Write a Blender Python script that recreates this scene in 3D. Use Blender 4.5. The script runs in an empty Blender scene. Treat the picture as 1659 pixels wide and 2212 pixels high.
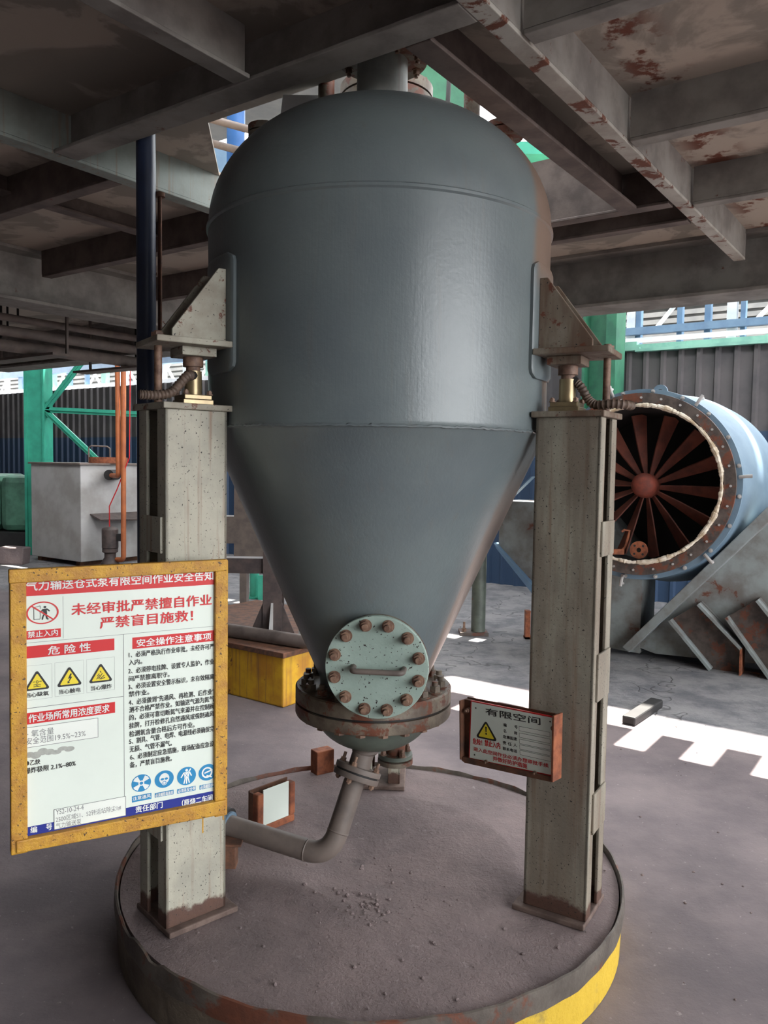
import bpy, bmesh, math, random
from mathutils import Vector, Matrix
random.seed(7)
S = bpy.context.scene
COL = S.collection
PI = math.pi

# ------------------------------------------------------------------ camera, sky, sun, exposure
FPX, PITCH, ROLL = 1731.7, 0.0612, 0.0155
cam_d = bpy.data.cameras.new('camera')
cam_d.sensor_fit = 'VERTICAL'; cam_d.sensor_height = 32.0
cam_d.lens = 32.0 * FPX / 2212.0
cam_d.clip_end = 200
cam = bpy.data.objects.new('camera', cam_d); COL.objects.link(cam)
cam.matrix_world = Matrix.Translation((0, 0, 1.58)) @ Matrix.Rotation(PI / 2 - PITCH, 4, 'X') @ Matrix.Rotation(ROLL, 4, 'Z')
S.camera = cam

world = bpy.data.worlds.new('sky'); S.world = world; world.use_nodes = True
bg = world.node_tree.nodes['Background']
bg.inputs['Color'].default_value = (0.95, 0.975, 1.0, 1)
bg.inputs['Strength'].default_value = 9.0

U1 = Vector((0.8141, -0.5807, 0)); U2 = Vector((0.5807, 0.8141, 0))
sun_d = bpy.data.lights.new('sun', 'SUN'); sun_d.energy = 45.0; sun_d.angle = math.radians(0.6)
sun_d.color = (1.0, 0.95, 0.86)
sun = bpy.data.objects.new('sun', sun_d); COL.objects.link(sun)
SUN_EL = math.radians(71.0)
sdir = -(U2 * math.cos(SUN_EL) + Vector((0, 0, math.sin(SUN_EL))))
sun.rotation_euler = sdir.to_track_quat('-Z', 'Y').to_euler()
sun.location = (0, 0, 20)

S.view_settings.view_transform = 'Standard'
S.view_settings.look = 'None'
S.view_settings.gamma = 1.0
S.view_settings.use_curve_mapping = False
S.view_settings.exposure = 0.15
S.cycles.max_bounces = 8
S.cycles.diffuse_bounces = 5
S.cycles.use_denoising = True
S.cycles.sample_clamp_indirect = 8.0

# ------------------------------------------------------------------ materials
def lin(c):
    out = []
    for v in c:
        v = v / 255.0
        out.append(v / 12.92 if v <= 0.04045 else ((v + 0.055) / 1.055) ** 2.4)
    return tuple(out) + (1.0,)

class NT:
    def __init__(s, name):
        s.m = bpy.data.materials.new(name); s.m.use_nodes = True
        s.t = s.m.node_tree; s.b = s.t.nodes['Principled BSDF']
        g = s.t.nodes.new('ShaderNodeNewGeometry'); s.pos = g.outputs['Position']
    def n(s, ty, **kw):
        x = s.t.nodes.new(ty)
        for k, v in kw.items(): setattr(x, k, v)
        return x
    def link(s, a, b): s.t.links.new(a, b)
    def put(s, sock, v):
        if isinstance(v, bpy.types.NodeSocket): s.link(v, sock)
        else: sock.default_value = v
    def noise(s, scale, detail=4, rough=0.6, vec=None, dist=0.0, stretch=None):
        x = s.n('ShaderNodeTexNoise'); x.inputs['Scale'].default_value = scale
        x.inputs['Detail'].default_value = detail; x.inputs['Roughness'].default_value = rough
        x.inputs['Distortion'].default_value = dist
        v = vec or s.pos
        if stretch:
            mp = s.n('ShaderNodeMapping'); mp.inputs['Scale'].default_value = stretch
            s.link(v, mp.inputs['Vector']); v = mp.outputs['Vector']
        s.link(v, x.inputs['Vector']); return x.outputs['Fac']
    def ramp(s, fac, a, b, va=0.0, vb=1.0):
        x = s.n('ShaderNodeMapRange'); x.interpolation_type = 'SMOOTHSTEP'
        s.put(x.inputs['Value'], fac)
        for i, v in zip(('From Min', 'From Max', 'To Min', 'To Max'), (a, b, va, vb)): x.inputs[i].default_value = v
        return x.outputs['Result']
    def math(s, op, a, b=0.0):
        x = s.n('ShaderNodeMath', operation=op); s.put(x.inputs[0], a); s.put(x.inputs[1], b); return x.outputs[0]
    def mix(s, fac, a, b):
        x = s.n('ShaderNodeMix', data_type='RGBA'); s.put(x.inputs['Factor'], fac)
        s.put(x.inputs['A'], a); s.put(x.inputs['B'], b); return x.outputs['Result']
    def dot(s, vec):
        x = s.n('ShaderNodeVectorMath', operation='DOT_PRODUCT'); s.link(s.pos, x.inputs[0])
        x.inputs[1].default_value = vec; return x.outputs['Value']
    def xyz(s):
        x = s.n('ShaderNodeSeparateXYZ'); s.link(s.pos, x.inputs[0]); return x.outputs
    def bump(s, h, strength=0.3, dist=0.01, prev=None):
        x = s.n('ShaderNodeBump'); x.inputs['Strength'].default_value = strength
        x.inputs['Distance'].default_value = dist; s.link(h, x.inputs['Height'])
        if prev: s.link(prev, x.inputs['Normal'])
        return x.outputs['Normal']
    def done(s, col, rough=0.6, metal=0.0, normal=None, spec=0.5):
        s.put(s.b.inputs['Base Color'], col); s.put(s.b.inputs['Roughness'], rough)
        s.put(s.b.inputs['Metallic'], metal); s.b.inputs['Specular IOR Level'].default_value = spec
        if normal: s.link(normal, s.b.inputs['Normal'])
        return s.m

RUST1, RUST2 = lin((118, 66, 44)), lin((74, 44, 34))

def paint(name, c1, c2=None, scale=5, rough=0.6, metal=0.0, rust=0.0, rscale=9, speck=0.0, sscale=70, bump=0.15, bscale=60,
          streak=0.0, foot=None, spec=0.5, dark=(40, 36, 32), grime=0.0, grimec=((112, 92, 74), (88, 80, 72))):
    """painted or bare steel: two-tone noise, rust patches, dark specks, runs and a rusty foot up to a height"""
    t = NT(name); c1 = lin(c1); c2 = lin(c2) if c2 else tuple(v * 0.75 for v in c1[:3]) + (1,)
    col = t.mix(t.ramp(t.noise(scale, 6), 0.35, 0.68), c1, c2)
    if streak:
        st = t.noise(3.0, 4, stretch=(14, 14, 0.6))
        col = t.mix(t.math('MULTIPLY', t.ramp(st, 0.52, 0.72), streak), col, lin((122, 84, 58)))
    if grime:      # brown grime on the weathered steel of the right-hand post and lug
        x = t.xyz()[0]; gm = t.math('MULTIPLY', t.ramp(x, 0.2, 0.3), t.ramp(t.noise(2.6, 6, stretch=(5, 5, 0.7)), 0.3, 0.62, 0.35, 1.0))
        col = t.mix(t.math('MULTIPLY', gm, grime), col, t.mix(t.noise(3, 4, stretch=(8, 8, 0.6)), lin(grimec[0]), lin(grimec[1])))
    rustc = t.mix(t.noise(30, 5), RUST1, RUST2)
    rg = rough
    if rust:
        m = t.ramp(t.noise(rscale, 9, 0.68, dist=0.3), 0.72 - rust * 0.4, 0.78 - rust * 0.4)
        col = t.mix(m, col, rustc)
    if foot:
        z = t.xyz()[2]
        h = t.math('ADD', z, t.math('MULTIPLY', t.math('SUBTRACT', t.noise(11, 6, 0.65), 0.5), foot[1]))
        m2 = t.ramp(h, foot[0] - 0.008, foot[0] + 0.008, 1.0, 0.0)
        col = t.mix(m2, col, t.mix(t.noise(40, 4), lin((96, 66, 52)), lin((70, 52, 46))))
    if speck:
        m3 = t.ramp(t.noise(sscale, 2, 0.5), 0.74 - speck * 0.2, 0.77 - speck * 0.2)
        col = t.mix(m3, col, lin(dark))
    nb = t.bump(t.noise(bscale, 5), bump, 0.004) if bump else None
    return t.done(col, rg, metal, nb, spec)

M = {}
def make_materials():
    # vessel: slate blue-grey gloss paint with brush marks and a painted brown reflection of warm surroundings at the right-hand side
    t = NT('slate_vessel_paint')
    col = t.mix(t.ramp(t.noise(2.2, 5), 0.35, 0.7), lin((110, 119, 120)), lin((97, 106, 109)))
    col = t.mix(t.math('MULTIPLY', t.ramp(t.noise(4, 5, stretch=(9, 9, 0.5)), 0.55, 0.75), 0.35), col, lin((108, 108, 104)))
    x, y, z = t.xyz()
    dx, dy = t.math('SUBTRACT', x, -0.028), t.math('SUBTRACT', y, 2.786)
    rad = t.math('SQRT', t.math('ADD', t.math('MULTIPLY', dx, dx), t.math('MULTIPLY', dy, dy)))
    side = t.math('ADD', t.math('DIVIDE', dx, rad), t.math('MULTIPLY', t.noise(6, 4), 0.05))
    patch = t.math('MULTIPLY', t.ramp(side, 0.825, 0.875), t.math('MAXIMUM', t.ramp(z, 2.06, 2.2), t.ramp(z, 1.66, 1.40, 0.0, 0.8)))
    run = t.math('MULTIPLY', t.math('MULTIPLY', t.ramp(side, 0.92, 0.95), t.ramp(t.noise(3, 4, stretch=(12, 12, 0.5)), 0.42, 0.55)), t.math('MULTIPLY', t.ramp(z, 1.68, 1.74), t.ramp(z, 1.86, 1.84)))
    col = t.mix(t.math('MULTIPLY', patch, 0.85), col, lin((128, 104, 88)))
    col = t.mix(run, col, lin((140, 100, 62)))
    h1 = t.noise(9, 3, stretch=(16, 16, 0.8)); h2 = t.noise(70, 3)
    nrm = t.bump(h2, 0.3, 0.002, t.bump(h1, 0.07, 0.006))
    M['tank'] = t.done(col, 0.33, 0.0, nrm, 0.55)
    M['post'] = paint('speckled_cream_grey_paint', (172, 168, 152), (152, 149, 136), 7, 0.62, speck=0.36, sscale=170, streak=0.6, foot=(0.245, 0.10), bump=0.3, bscale=90, rust=0.10, grime=0.72)
    M['bracket'] = paint('rusty_bracket_paint', (160, 157, 142), (134, 126, 112), 8, 0.65, rust=0.36, rscale=22, speck=0.30, sscale=140, grime=0.92, grimec=((84, 64, 52), (104, 76, 56)))
    M['rust'] = paint('brown_rust', (112, 74, 54), (76, 54, 44), 18, 0.85, bump=0.5)
    M['footsteel'] = paint('dusty_brown_foot_steel', (112, 94, 86), (84, 68, 62), 16, 0.85, bump=0.6)
    M['neck'] = paint('pale_grey_neck_paint', (168, 174, 168), (142, 148, 144), 6, 0.6, rust=0.15, streak=0.4)
    M['rustorange'] = paint('orange_rust', (150, 88, 58), (110, 62, 44), 22, 0.85, bump=0.5)
    M['flange'] = paint('dirty_flange_steel', (122, 112, 98), (82, 70, 60), 10, 0.6, rust=0.55, rscale=12, bump=0.3)
    M['cover'] = paint('pale_green_cover_paint', (158, 176, 166), (142, 160, 150), 6, 0.55, rust=0.22, rscale=26, speck=0.42, sscale=110, bump=0.25)
    M['bolt'] = paint('rusty_bolt', (132, 104, 86), (92, 66, 54), 40, 0.6, bump=0.4)
    M['dish'] = paint('dull_green_grey_paint', (96, 104, 94), (74, 80, 74), 7, 0.5, rust=0.2)
    M['pipegrey'] = paint('grey_pipe_paint', (112, 100, 93), (92, 83, 78), 9, 0.6)
    M['concrete'] = None
    # dusty concrete
    t = NT('dusty_concrete')
    f = t.mix(t.ramp(t.noise(1.6, 7), 0.35, 0.68), lin((136, 121, 119)), lin((108, 97, 97)))
    f = t.mix(t.math('MULTIPLY', t.ramp(t.noise(38, 3), 0.66, 0.72), 0.6), f, lin((148, 140, 138)))
    f = t.mix(t.math('MULTIPLY', t.ramp(t.noise(7, 8, 0.7), 0.6, 0.72), 0.5), f, lin((84, 76, 76)))
    nb = t.bump(t.noise(9, 9, 0.7), 0.6, 0.025, t.bump(t.noise(90, 4), 0.6, 0.005))
    M['concrete'] = t.done(f, 0.9, 0, nb, 0.3)
    # floor: the same dust near by, broken pale-blue concrete further out
    t = NT('yard_floor')
    b = t.math('ADD', t.dot(U2), t.math('MULTIPLY', t.math('SUBTRACT', t.noise(1.4, 5), 0.5), 0.5))
    near = t.mix(t.ramp(t.noise(1.3, 7), 0.35, 0.68), lin((130, 119, 119)), lin((100, 92, 95)))
    far = t.mix(t.ramp(t.noise(2.6, 9, 0.72), 0.38, 0.66), lin((142, 140, 141)), lin((104, 104, 109)))
    m = t.ramp(b, 4.95, 5.15)
    f = t.mix(m, near, far)
    f = t.mix(t.math('MULTIPLY', t.ramp(t.noise(45, 3), 0.66, 0.72), 0.55), f, lin((160, 152, 150)))
    vo = t.n('ShaderNodeTexVoronoi', feature='DISTANCE_TO_EDGE'); vo.inputs['Scale'].default_value = 0.8
    mp = t.n('ShaderNodeVectorMath', operation='ADD'); t.link(t.pos, mp.inputs[0])
    nz = t.n('ShaderNodeTexNoise'); nz.inputs['Scale'].default_value = 3; t.link(t.pos, nz.inputs['Vector']); t.link(nz.outputs['Color'], mp.inputs[1])
    t.link(mp.outputs[0], vo.inputs['Vector'])
    crack = t.math('MULTIPLY', t.ramp(vo.outputs['Distance'], 0.0, 0.012, 1, 0), t.math('MULTIPLY', m, 0.5))
    f = t.mix(crack, f, lin((40, 38, 40)))
    hgt = t.math('ADD', t.math('MULTIPLY', t.noise(6, 9, 0.7), t.ramp(b, 4.9, 5.2, 0.25, 1.0)), t.math('MULTIPLY', crack, -0.4))
    M['floor'] = t.done(f, 0.88, 0, t.bump(hgt, 0.8, 0.03, t.bump(t.noise(80, 3), 0.3, 0.004)), 0.3)
    # ceiling plates: dusty grey paint, blotches and rust along the beam line
    t = NT('deck_underside')
    c = t.mix(t.ramp(t.noise(2.6, 6, dist=0.6), 0.46, 0.54), lin((166, 155, 143)), lin((134, 127, 118)))
    a = t.dot(U1)
    near = t.ramp(t.math('ABSOLUTE', t.math('ADD', a, 0.93)), 0.02, 0.16, 1, 0)
    r = t.math('MULTIPLY', near, t.ramp(t.noise(5, 8, 0.65), 0.52, 0.58))
    c = t.mix(r, c, t.mix(t.noise(30, 4), lin((112, 62, 44)), lin((80, 50, 40))))
    M['deck'] = t.done(c, 0.8, 0, t.bump(t.noise(30, 5), 0.2, 0.005), 0.3)
    M['beam'] = paint('dusty_beam_paint', (140, 136, 130), (110, 105, 100), 5, 0.75, rust=0.18, rscale=7, bump=0.4, bscale=25)
    M['beamrust'] = paint('flaking_beam_paint', (172, 169, 160), (146, 140, 132), 5, 0.75, rust=0.46, rscale=7, bump=0.8, bscale=22)
    M['beamgreen'] = paint('greenish_beam_paint', (128, 136, 130), (104, 108, 102), 4, 0.6, rust=0.12, streak=0.6)
    M['beambrown'] = paint('brown_dusty_beam', (106, 94, 88), (80, 70, 66), 8, 0.75, rust=0.2)
    M['bluepipe'] = paint('blue_black_plastic_pipe', (40, 50, 74), (32, 40, 60), 4, 0.4, bump=0.03)
    M['bluepaint'] = paint('light_blue_fan_paint', (104, 126, 142), (90, 112, 130), 3, 0.62, rust=0.08, rscale=5)
    M['fanlower'] = paint('dirty_grey_fan_plate', (138, 146, 146), (108, 104, 100), 4, 0.6, rust=0.30, rscale=4)
    M['fanrust'] = paint('dark_rusty_ring', (86, 76, 70), (58, 50, 47), 12, 0.6, rust=0.5, rscale=8)
    M['rim'] = paint('bare_pale_rim', (224, 216, 200), (170, 150, 122), 14, 0.4, bump=0.6, bscale=40, rust=0.15)
    M['blade'] = paint('red_brown_primer', (120, 66, 52), (88, 50, 43), 8, 0.6)
    M['hub'] = paint('red_hub_rust', (136, 64, 48), (104, 52, 42), 16, 0.7)
    M['dark'] = paint('soot_black_steel', (38, 36, 36), (26, 25, 26), 6, 0.7)
    M['green'] = paint('sea_green_paint', (56, 158, 132), (48, 140, 118), 5, 0.5, rust=0.03)
    M['green2'] = paint('mid_green_paint', (50, 112, 84), (40, 92, 72), 5, 0.5)
    M['greentank'] = paint('weathered_green_tank', (84, 132, 110), (60, 92, 78), 3, 0.6)
    M['greybox'] = paint('weathered_galvanised_plate', (170, 168, 166), (148, 144, 140), 2.5, 0.55, rust=0.08, rscale=2)
    M['orange'] = paint('orange_pipe_paint', (176, 100, 58), (150, 84, 50), 6, 0.5)
    M['motor'] = paint('grimy_brown_motor', (82, 70, 66), (58, 50, 50), 10, 0.6)
    M['white'] = paint('white_steel_paint', (225, 228, 228), (205, 210, 212), 4, 0.5, bump=0)
    M['paleblue'] = paint('pale_blue_steel_paint', (104, 132, 156), (90, 116, 142), 4, 0.5, bump=0)
    M['paleteal'] = paint('pale_teal_flashing', (140, 190, 172), (120, 170, 156), 6, 0.5)
    M['brass'] = paint('dull_zinc_cell', (160, 142, 108), (132, 116, 90), 12, 0.35, 0.6, bump=0.1)
    M['conduit'] = paint('brown_flexible_conduit', (104, 86, 74), (80, 66, 58), 20, 0.6)
    M['board'] = paint('pale_board', (218, 226, 216), (210, 218, 208), 2, 0.45, bump=0)
    M['card'] = paint('white_paper_label', (226, 230, 222), (220, 224, 216), 2, 0.6, bump=0)
    M['backing'] = paint('grey_board_edge', (120, 124, 122), None, 4, 0.6, bump=0)
    M['frameyel'] = paint('chipped_yellow_frame', (196, 148, 46), (168, 118, 44), 24, 0.5, speck=0.42, sscale=120, bump=0.6, bscale=150, dark=(84, 60, 34))
    M['red'] = paint('red_ink', (198, 22, 26), (192, 20, 24), 3, 0.5, bump=0)
    M['redtext'] = M['red']
    M['blue'] = paint('navy_ink', (20, 38, 132), (18, 34, 124), 3, 0.5, bump=0)
    M['cyan'] = paint('cyan_ink', (30, 130, 180), (28, 122, 172), 3, 0.5, bump=0)
    M['black'] = paint('black_ink', (28, 28, 30), (24, 24, 26), 3, 0.5, bump=0)
    M['grey'] = paint('grey_ink', (112, 114, 114), (104, 106, 106), 3, 0.6, bump=0)
    M['smudge'] = paint('grey_smudge', (168, 170, 162), (150, 152, 146), 60, 0.7, bump=0)
    M['yellowink'] = paint('yellow_ink', (226, 206, 44), (220, 198, 40), 3, 0.5, bump=0)
    M['whiteink'] = paint('white_ink', (230, 234, 230), None, 3, 0.5, bump=0); 
    # yellow painted plinths
    M['yellow'] = paint('worn_yellow_paint', (206, 160, 34), (176, 122, 34), 6, 0.55, rust=0.25, rscale=7, streak=0.8)
    t = NT('plinth_side')
    x, y, z = t.xyz()
    c = t.mix(t.ramp(t.noise(5, 6), 0.4, 0.65), lin((104, 92, 78)), lin((74, 64, 54)))
    ye = t.mix(t.ramp(t.noise(5, 7), 0.5, 0.62), lin((198, 164, 48)), lin((150, 128, 62)))
    m = t.ramp(t.math('ADD', x, t.math('MULTIPLY', t.noise(9, 6), 0.3)), 0.33, 0.36)
    M['plinthside'] = t.done(t.mix(m, c, ye), 0.7, 0, t.bump(t.noise(8, 6), 0.8, 0.02))
    M['plinthrim'] = paint('worn_rim_angle', (100, 92, 84), (72, 64, 58), 8, 0.7, rust=0.50, rscale=3.5, bump=0.5)
    # corrugated sheet: charcoal above, blue below
    t = NT('corrugated_sheet')
    x, y, z = t.xyz()
    c = t.mix(t.ramp(t.noise(2, 5), 0.35, 0.7), lin((88, 83, 84)), lin((68, 65, 68)))
    c = t.mix(t.ramp(z, 1.98, 2.0, 1, 0), c, lin((44, 64, 90)))
    M['sheet'] = t.done(c, 0.55)
    M['ribwall'] = paint('far_grey_beige_cladding', (112, 110, 106), (92, 92, 90), 2, 0.7, bump=0)
    M['riser'] = paint('bright_blue_riser_paint', (44, 96, 158), (38, 84, 140), 4, 0.5, bump=0)
    M['roof'] = paint('light_blocking_roof', (96, 94, 92), (80, 80, 80), 2, 0.8, bump=0)
    M['blockwall'] = paint('light_blocking_wall', (46, 44, 45), (38, 37, 40), 2, 0.8, bump=0)
make_materials()

# ------------------------------------------------------------------ mesh helpers
def ab(a, b, z): 
    p = U1 * a + U2 * b; return Vector((p.x, p.y, z))
MAB = Matrix((U1, U2, Vector((0, 0, 1)))).transposed().to_4x4()      # a-b-z frame of the steelwork

def rot_between(d):
    return Vector(d).to_track_quat('Z', 'Y').to_matrix().to_4x4()

def wm(o):
    m = o.matrix_basis.copy()
    while o.parent: o = o.parent; m = o.matrix_basis @ m
    return m

class MB:
    def __init__(s): s.bm = bmesh.new()
    def _add(s, fn):
        n0 = len(s.bm.verts); fn(); s.bm.verts.ensure_lookup_table(); return s.bm.verts[n0:]
    def box(s, lo, hi, Mx=None):
        lo, hi = Vector(lo), Vector(hi); c = (lo + hi) / 2; d = hi - lo
        m = Matrix.Translation(c) @ Matrix.Diagonal((d.x, d.y, d.z, 1))
        bmesh.ops.create_cube(s.bm, size=1, matrix=(Mx @ m) if Mx else m); return s
    def cyl(s, p0, p1, r0, r1=None, seg=24, caps=True):
        p0, p1 = Vector(p0), Vector(p1); d = p1 - p0
        m = Matrix.Translation((p0 + p1) / 2) @ rot_between(d)
        bmesh.ops.create_cone(s.bm, cap_ends=caps, cap_tris=False, segments=seg, radius1=r0, radius2=r0 if r1 is None else r1, depth=d.length, matrix=m); return s
    def sphere(s, c, r, sc=(1, 1, 1), seg=20):
        m = Matrix.Translation(c) @ Matrix.Diagonal((*sc, 1))
        bmesh.ops.create_uvsphere(s.bm, u_segments=seg, v_segments=seg // 2, radius=r, matrix=m); return s
    def lathe(s, prof, seg=64, Mx=None, closed=False):
        Mx = Mx or Matrix(); rings = []
        for r, z in prof:
            if r < 1e-6: rings.append([s.bm.verts.new(Mx @ Vector((0, 0, z)))])
            else: rings.append([s.bm.verts.new(Mx @ Vector((r * math.cos(2 * PI * i / seg), r * math.sin(2 * PI * i / seg), z))) for i in range(seg)])
        pr = list(zip(rings, rings[1:])) + ([(rings[-1], rings[0])] if closed else [])
        for A, B in pr:
            for i in range(seg):
                j = (i + 1) % seg
                if len(A) == 1 and len(B) == 1: continue
                if len(A) == 1: s.bm.faces.new((A[0], B[j], B[i]))
                elif len(B) == 1: s.bm.faces.new((A[i], A[j], B[0]))
                else: s.bm.faces.new((A[i], A[j], B[j], B[i]))
        return s
    def prism(s, poly, z0, z1, Mx=None):
        Mx = Mx or Matrix()
        A = [s.bm.verts.new(Mx @ Vector((x, y, z0))) for x, y in poly]
        B = [s.bm.verts.new(Mx @ Vector((x, y, z1))) for x, y in poly]
        s.bm.faces.new(list(reversed(A))); s.bm.faces.new(B); n = len(poly)
        for i in range(n): s.bm.faces.new((A[i], A[(i + 1) % n], B[(i + 1) % n], B[i]))
        return s
    def tube(s, pts, r, seg=14, caps=True):
        pts = [Vector(p) for p in pts]; rs = r if isinstance(r, (list, tuple)) else [r] * len(pts); rings = []; up = None
        for i, p in enumerate(pts):
            d = (pts[min(i + 1, len(pts) - 1)] - pts[max(i - 1, 0)]).normalized()
            if up is None: up = d.orthogonal().normalized()
            up = (up - d * up.dot(d)).normalized(); v = d.cross(up)
            rings.append([s.bm.verts.new(p + (up * math.cos(2 * PI * k / seg) + v * math.sin(2 * PI * k / seg)) * rs[i]) for k in range(seg)])
        for A, B in zip(rings, rings[1:]):
            for k in range(seg): s.bm.faces.new((A[k], A[(k + 1) % seg], B[(k + 1) % seg], B[k]))
        if caps: s.bm.faces.new(list(reversed(rings[0]))); s.bm.faces.new(rings[-1])
        return s
    def build(s, name, mat, parent=None, local=False, smooth=True, bevel=0.0):
        bmesh.ops.recalc_face_normals(s.bm, faces=s.bm.faces)
        if parent is not None and not local: s.bm.transform(wm(parent).inverted())
        me = bpy.data.meshes.new(name); s.bm.to_mesh(me); s.bm.free()
        me.materials.append(M[mat] if isinstance(mat, str) else mat)
        if smooth:
            me.polygons.foreach_set('use_smooth', [True] * len(me.polygons)); me.set_sharp_from_angle(angle=math.radians(35))
        o = bpy.data.objects.new(name, me); COL.objects.link(o)
        if parent is not None: o.parent = parent
        if bevel:
            bv = o.modifiers.new('bevel', 'BEVEL'); bv.width = bevel; bv.segments = 2; bv.limit_method = 'ANGLE'; bv.angle_limit = math.radians(50)
        return o

def tag(o, label, cat, group=None):
    o['label'] = label; o['category'] = cat
    if group: o['group'] = group
    return o
def thing(name, label, cat, loc=(0, 0, 0), rot=(0, 0, 0), group=None):
    o = bpy.data.objects.new(name, None); COL.objects.link(o); o.empty_display_size = 0.1
    o.location = loc; o.rotation_euler = rot; return tag(o, label, cat, group)
def struct(o): o['kind'] = 'structure'; return o
def dup(root, loc, rot, label=None):
    def cp(o, parent):
        c = o.copy(); COL.objects.link(c)
        if parent: c.parent = parent
        for ch in o.children: cp(ch, c)
        return c
    r = cp(root, None); r.location = loc; r.rotation_euler = rot
    if label: r['label'] = label
    return r
def arc(n, a0, a1): return [a0 + (a1 - a0) * i / (n - 1) for i in range(n)]
def bend(p0, p1, p2, r, n=8):
    """path p0-p1-p2 with the corner rounded to about r"""
    p0, p1, p2 = map(Vector, (p0, p1, p2)); d0 = (p0 - p1).normalized(); d1 = (p2 - p1).normalized()
    A, B = p1 + d0 * r, p1 + d1 * r
    return [p0] + [A * (1 - t) ** 2 + p1 * 2 * t * (1 - t) + B * t * t for t in [i / n for i in range(n + 1)]] + [p2]

# ------------------------------------------------------------------ the setting: floor, walls, deck, added unseen roof
m = MB(); m.box((-40, -14, -0.05), (30, 40, 0.0)); struct(m.build('floor', 'floor', smooth=False))

# underside of the low steel deck (plates about 2.95 m up, with the hole round the vessel and unseen teeth added at its edge to stripe the sunlight)
m = MB()
DT = 2.965
for a0, a1, b0, b1 in ((-9.5, -2.96, -1.3, 5.3), (-1.37, 2.4, -1.3, 5.3), (-2.96, -1.37, -1.3, 2.3), (-2.96, -1.37, 3.8, 5.3)):
    m.box((a0, b0, 2.95), (a1, b1, DT), MAB)
m.prism([(-2.96, 2.3), (-2.55, 2.3), (-2.96, 2.74)], 2.95, DT, MAB)
for i in range(-9, 12):
    c = -1.25 + 0.36 * i
    m.box((c - 0.1, 5.3, 2.95), (c + 0.1, 5.77, DT), MAB)
struct(m.build('ceiling', 'deck', smooth=False))

# unseen high roof, added and slit to shape the sun and skylight
m = MB()
for a0, a1, b0, b1 in ((-34, 11.7, -4.2, 0.4), (2.3, 11.7, 0.4, 3.9), (-34, -9.4, 0.4, 3.9), (-34, 11.7, 3.9, 6.55), (-34, -3.0, 6.55, 7.86), (-34, 11.7, 7.86, 9.01), (-34, 11.7, 9.13, 11.5)):
    m.box((a0, b0, 8.0), (a1, b1, 8.05), MAB)
struct(m.build('ceiling', 'roof', smooth=False))

# corrugated back wall
def corrugated(a0, a1, b, z0, z1, pitch=0.2, dep=0.035):
    m = MB(); poly = []; a = a0
    while a < a1:
        poly += [(a, b), (a + pitch * 0.62, b), (a + pitch * 0.72, b - dep), (a + pitch * 0.9, b - dep)]; a += pitch
    back = [(x, y + 0.012) for x, y in reversed(poly)]
    V = [[m.bm.verts.new(MAB @ Vector((x, y, z))) for x, y in poly + back] for z in (z0, z1)]
    n = len(poly)
    for i in range(n - 1):
        m.bm.faces.new((V[0][i], V[0][i + 1], V[1][i + 1], V[1][i]))
        j = 2 * n - 1 - i
        m.bm.faces.new((V[0][j], V[0][j - 1], V[1][j - 1], V[1][j]))
        m.bm.faces.new((V[1][i], V[1][i + 1], V[1][j - 1], V[1][j]))
    return m
struct(corrugated(-30, 9, 9.5, 0, 2.95).build('wall_back', 'sheet', smooth=False))
m = MB()
a = -8.0
while a < 3:
    L = random.uniform(0.5, 0.9); dz = random.uniform(-0.012, 0.012); db = random.uniform(-0.02, 0.02)
    m.box((a, 9.40 + db, 2.93 + dz), (a + L + 0.05, 9.60 + db, 2.965 + dz), MAB)
    m.box((a, 9.46 + db, 2.97 + dz), (a + L, 9.56 + db, 3.03 + dz * 2), MAB); a += L
struct(m.build('trim_1', 'paleteal', smooth=False))
# unseen dark walls added to shape the light: left, behind (with an opening on the right) and beyond the far left wall
m = MB(); m.box((-20.2, -4.0, 0), (-20.0, 9.3, 8), MAB); struct(m.build('wall_left_blocker', 'blockwall', smooth=False))
m = MB(); m.box((-20.2, -4.2, 0), (10.5, -4.0, 8), MAB); struct(m.build('wall_front_blocker', 'blockwall', smooth=False))
m = MB(); m.box((11.5, 6.5, 0), (11.7, 9.6, 8), MAB); struct(m.build('wall_right_blocker', 'blockwall', smooth=False))
m = MB(); m.box((-20.2, 9.56, 4.1), (-10.8, 9.7, 8), MAB); struct(m.build('wall_back', 'blockwall', smooth=False))  # upper cladding, out of view, added to cut light from the far left

# ------------------------------------------------------------------ steelwork under the deck
def beam(label, run, a0, a1, web, fl, zb=2.78, zt=2.95, mat='beam', th=0.012, tf=0.014, top=False, fmat=None):
    """run 'a' or 'b': the beam's direction; web: its place across; fl: bottom flange from-to across"""
    mid = (a0 + a1) / 2; p = ab(mid, web, zb) if run == 'a' else ab(web, mid, zb)
    r = thing('steel_beam', label, 'beam', p, (0, 0, math.atan2(U1.y, U1.x)), group='steel beams under the deck')
    def bx(c0, c1, z0, z1): 
        m = MB()
        if run == 'a': m.box((a0, c0, z0), (a1, c1, z1), MAB)
        else: m.box((c0, a0, z0), (c1, a1, z1), MAB)
        return m
    bx(web - th / 2, web + th / 2, zb + tf, zt).build('web', mat, r, smooth=False)
    bx(fl[0], fl[1], zb, zb + tf).build('bottom_flange', fmat or mat, r, smooth=False, bevel=0.003)
    if top: bx(fl[0], fl[1], zt - tf, zt - 0.001).build('top_flange', mat, r, smooth=False)
    return r
beam('grey beam crossing the top of the picture in front of the vessel neck', 'a', -2.955, -1.12, 1.95, (1.868, 1.975))
beam('greenish beam with a tall sunlit web running along the left side of the deck hole', 'b', -1.2, 4.98, -2.972, (-3.04, -2.965), mat='beamgreen')
beam('flaking rust-edged beam running from top centre down to the right', 'b', -1.2, 5.03, -1.062, (-1.118, -1.055), mat='beam', fmat='beamrust')
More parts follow.
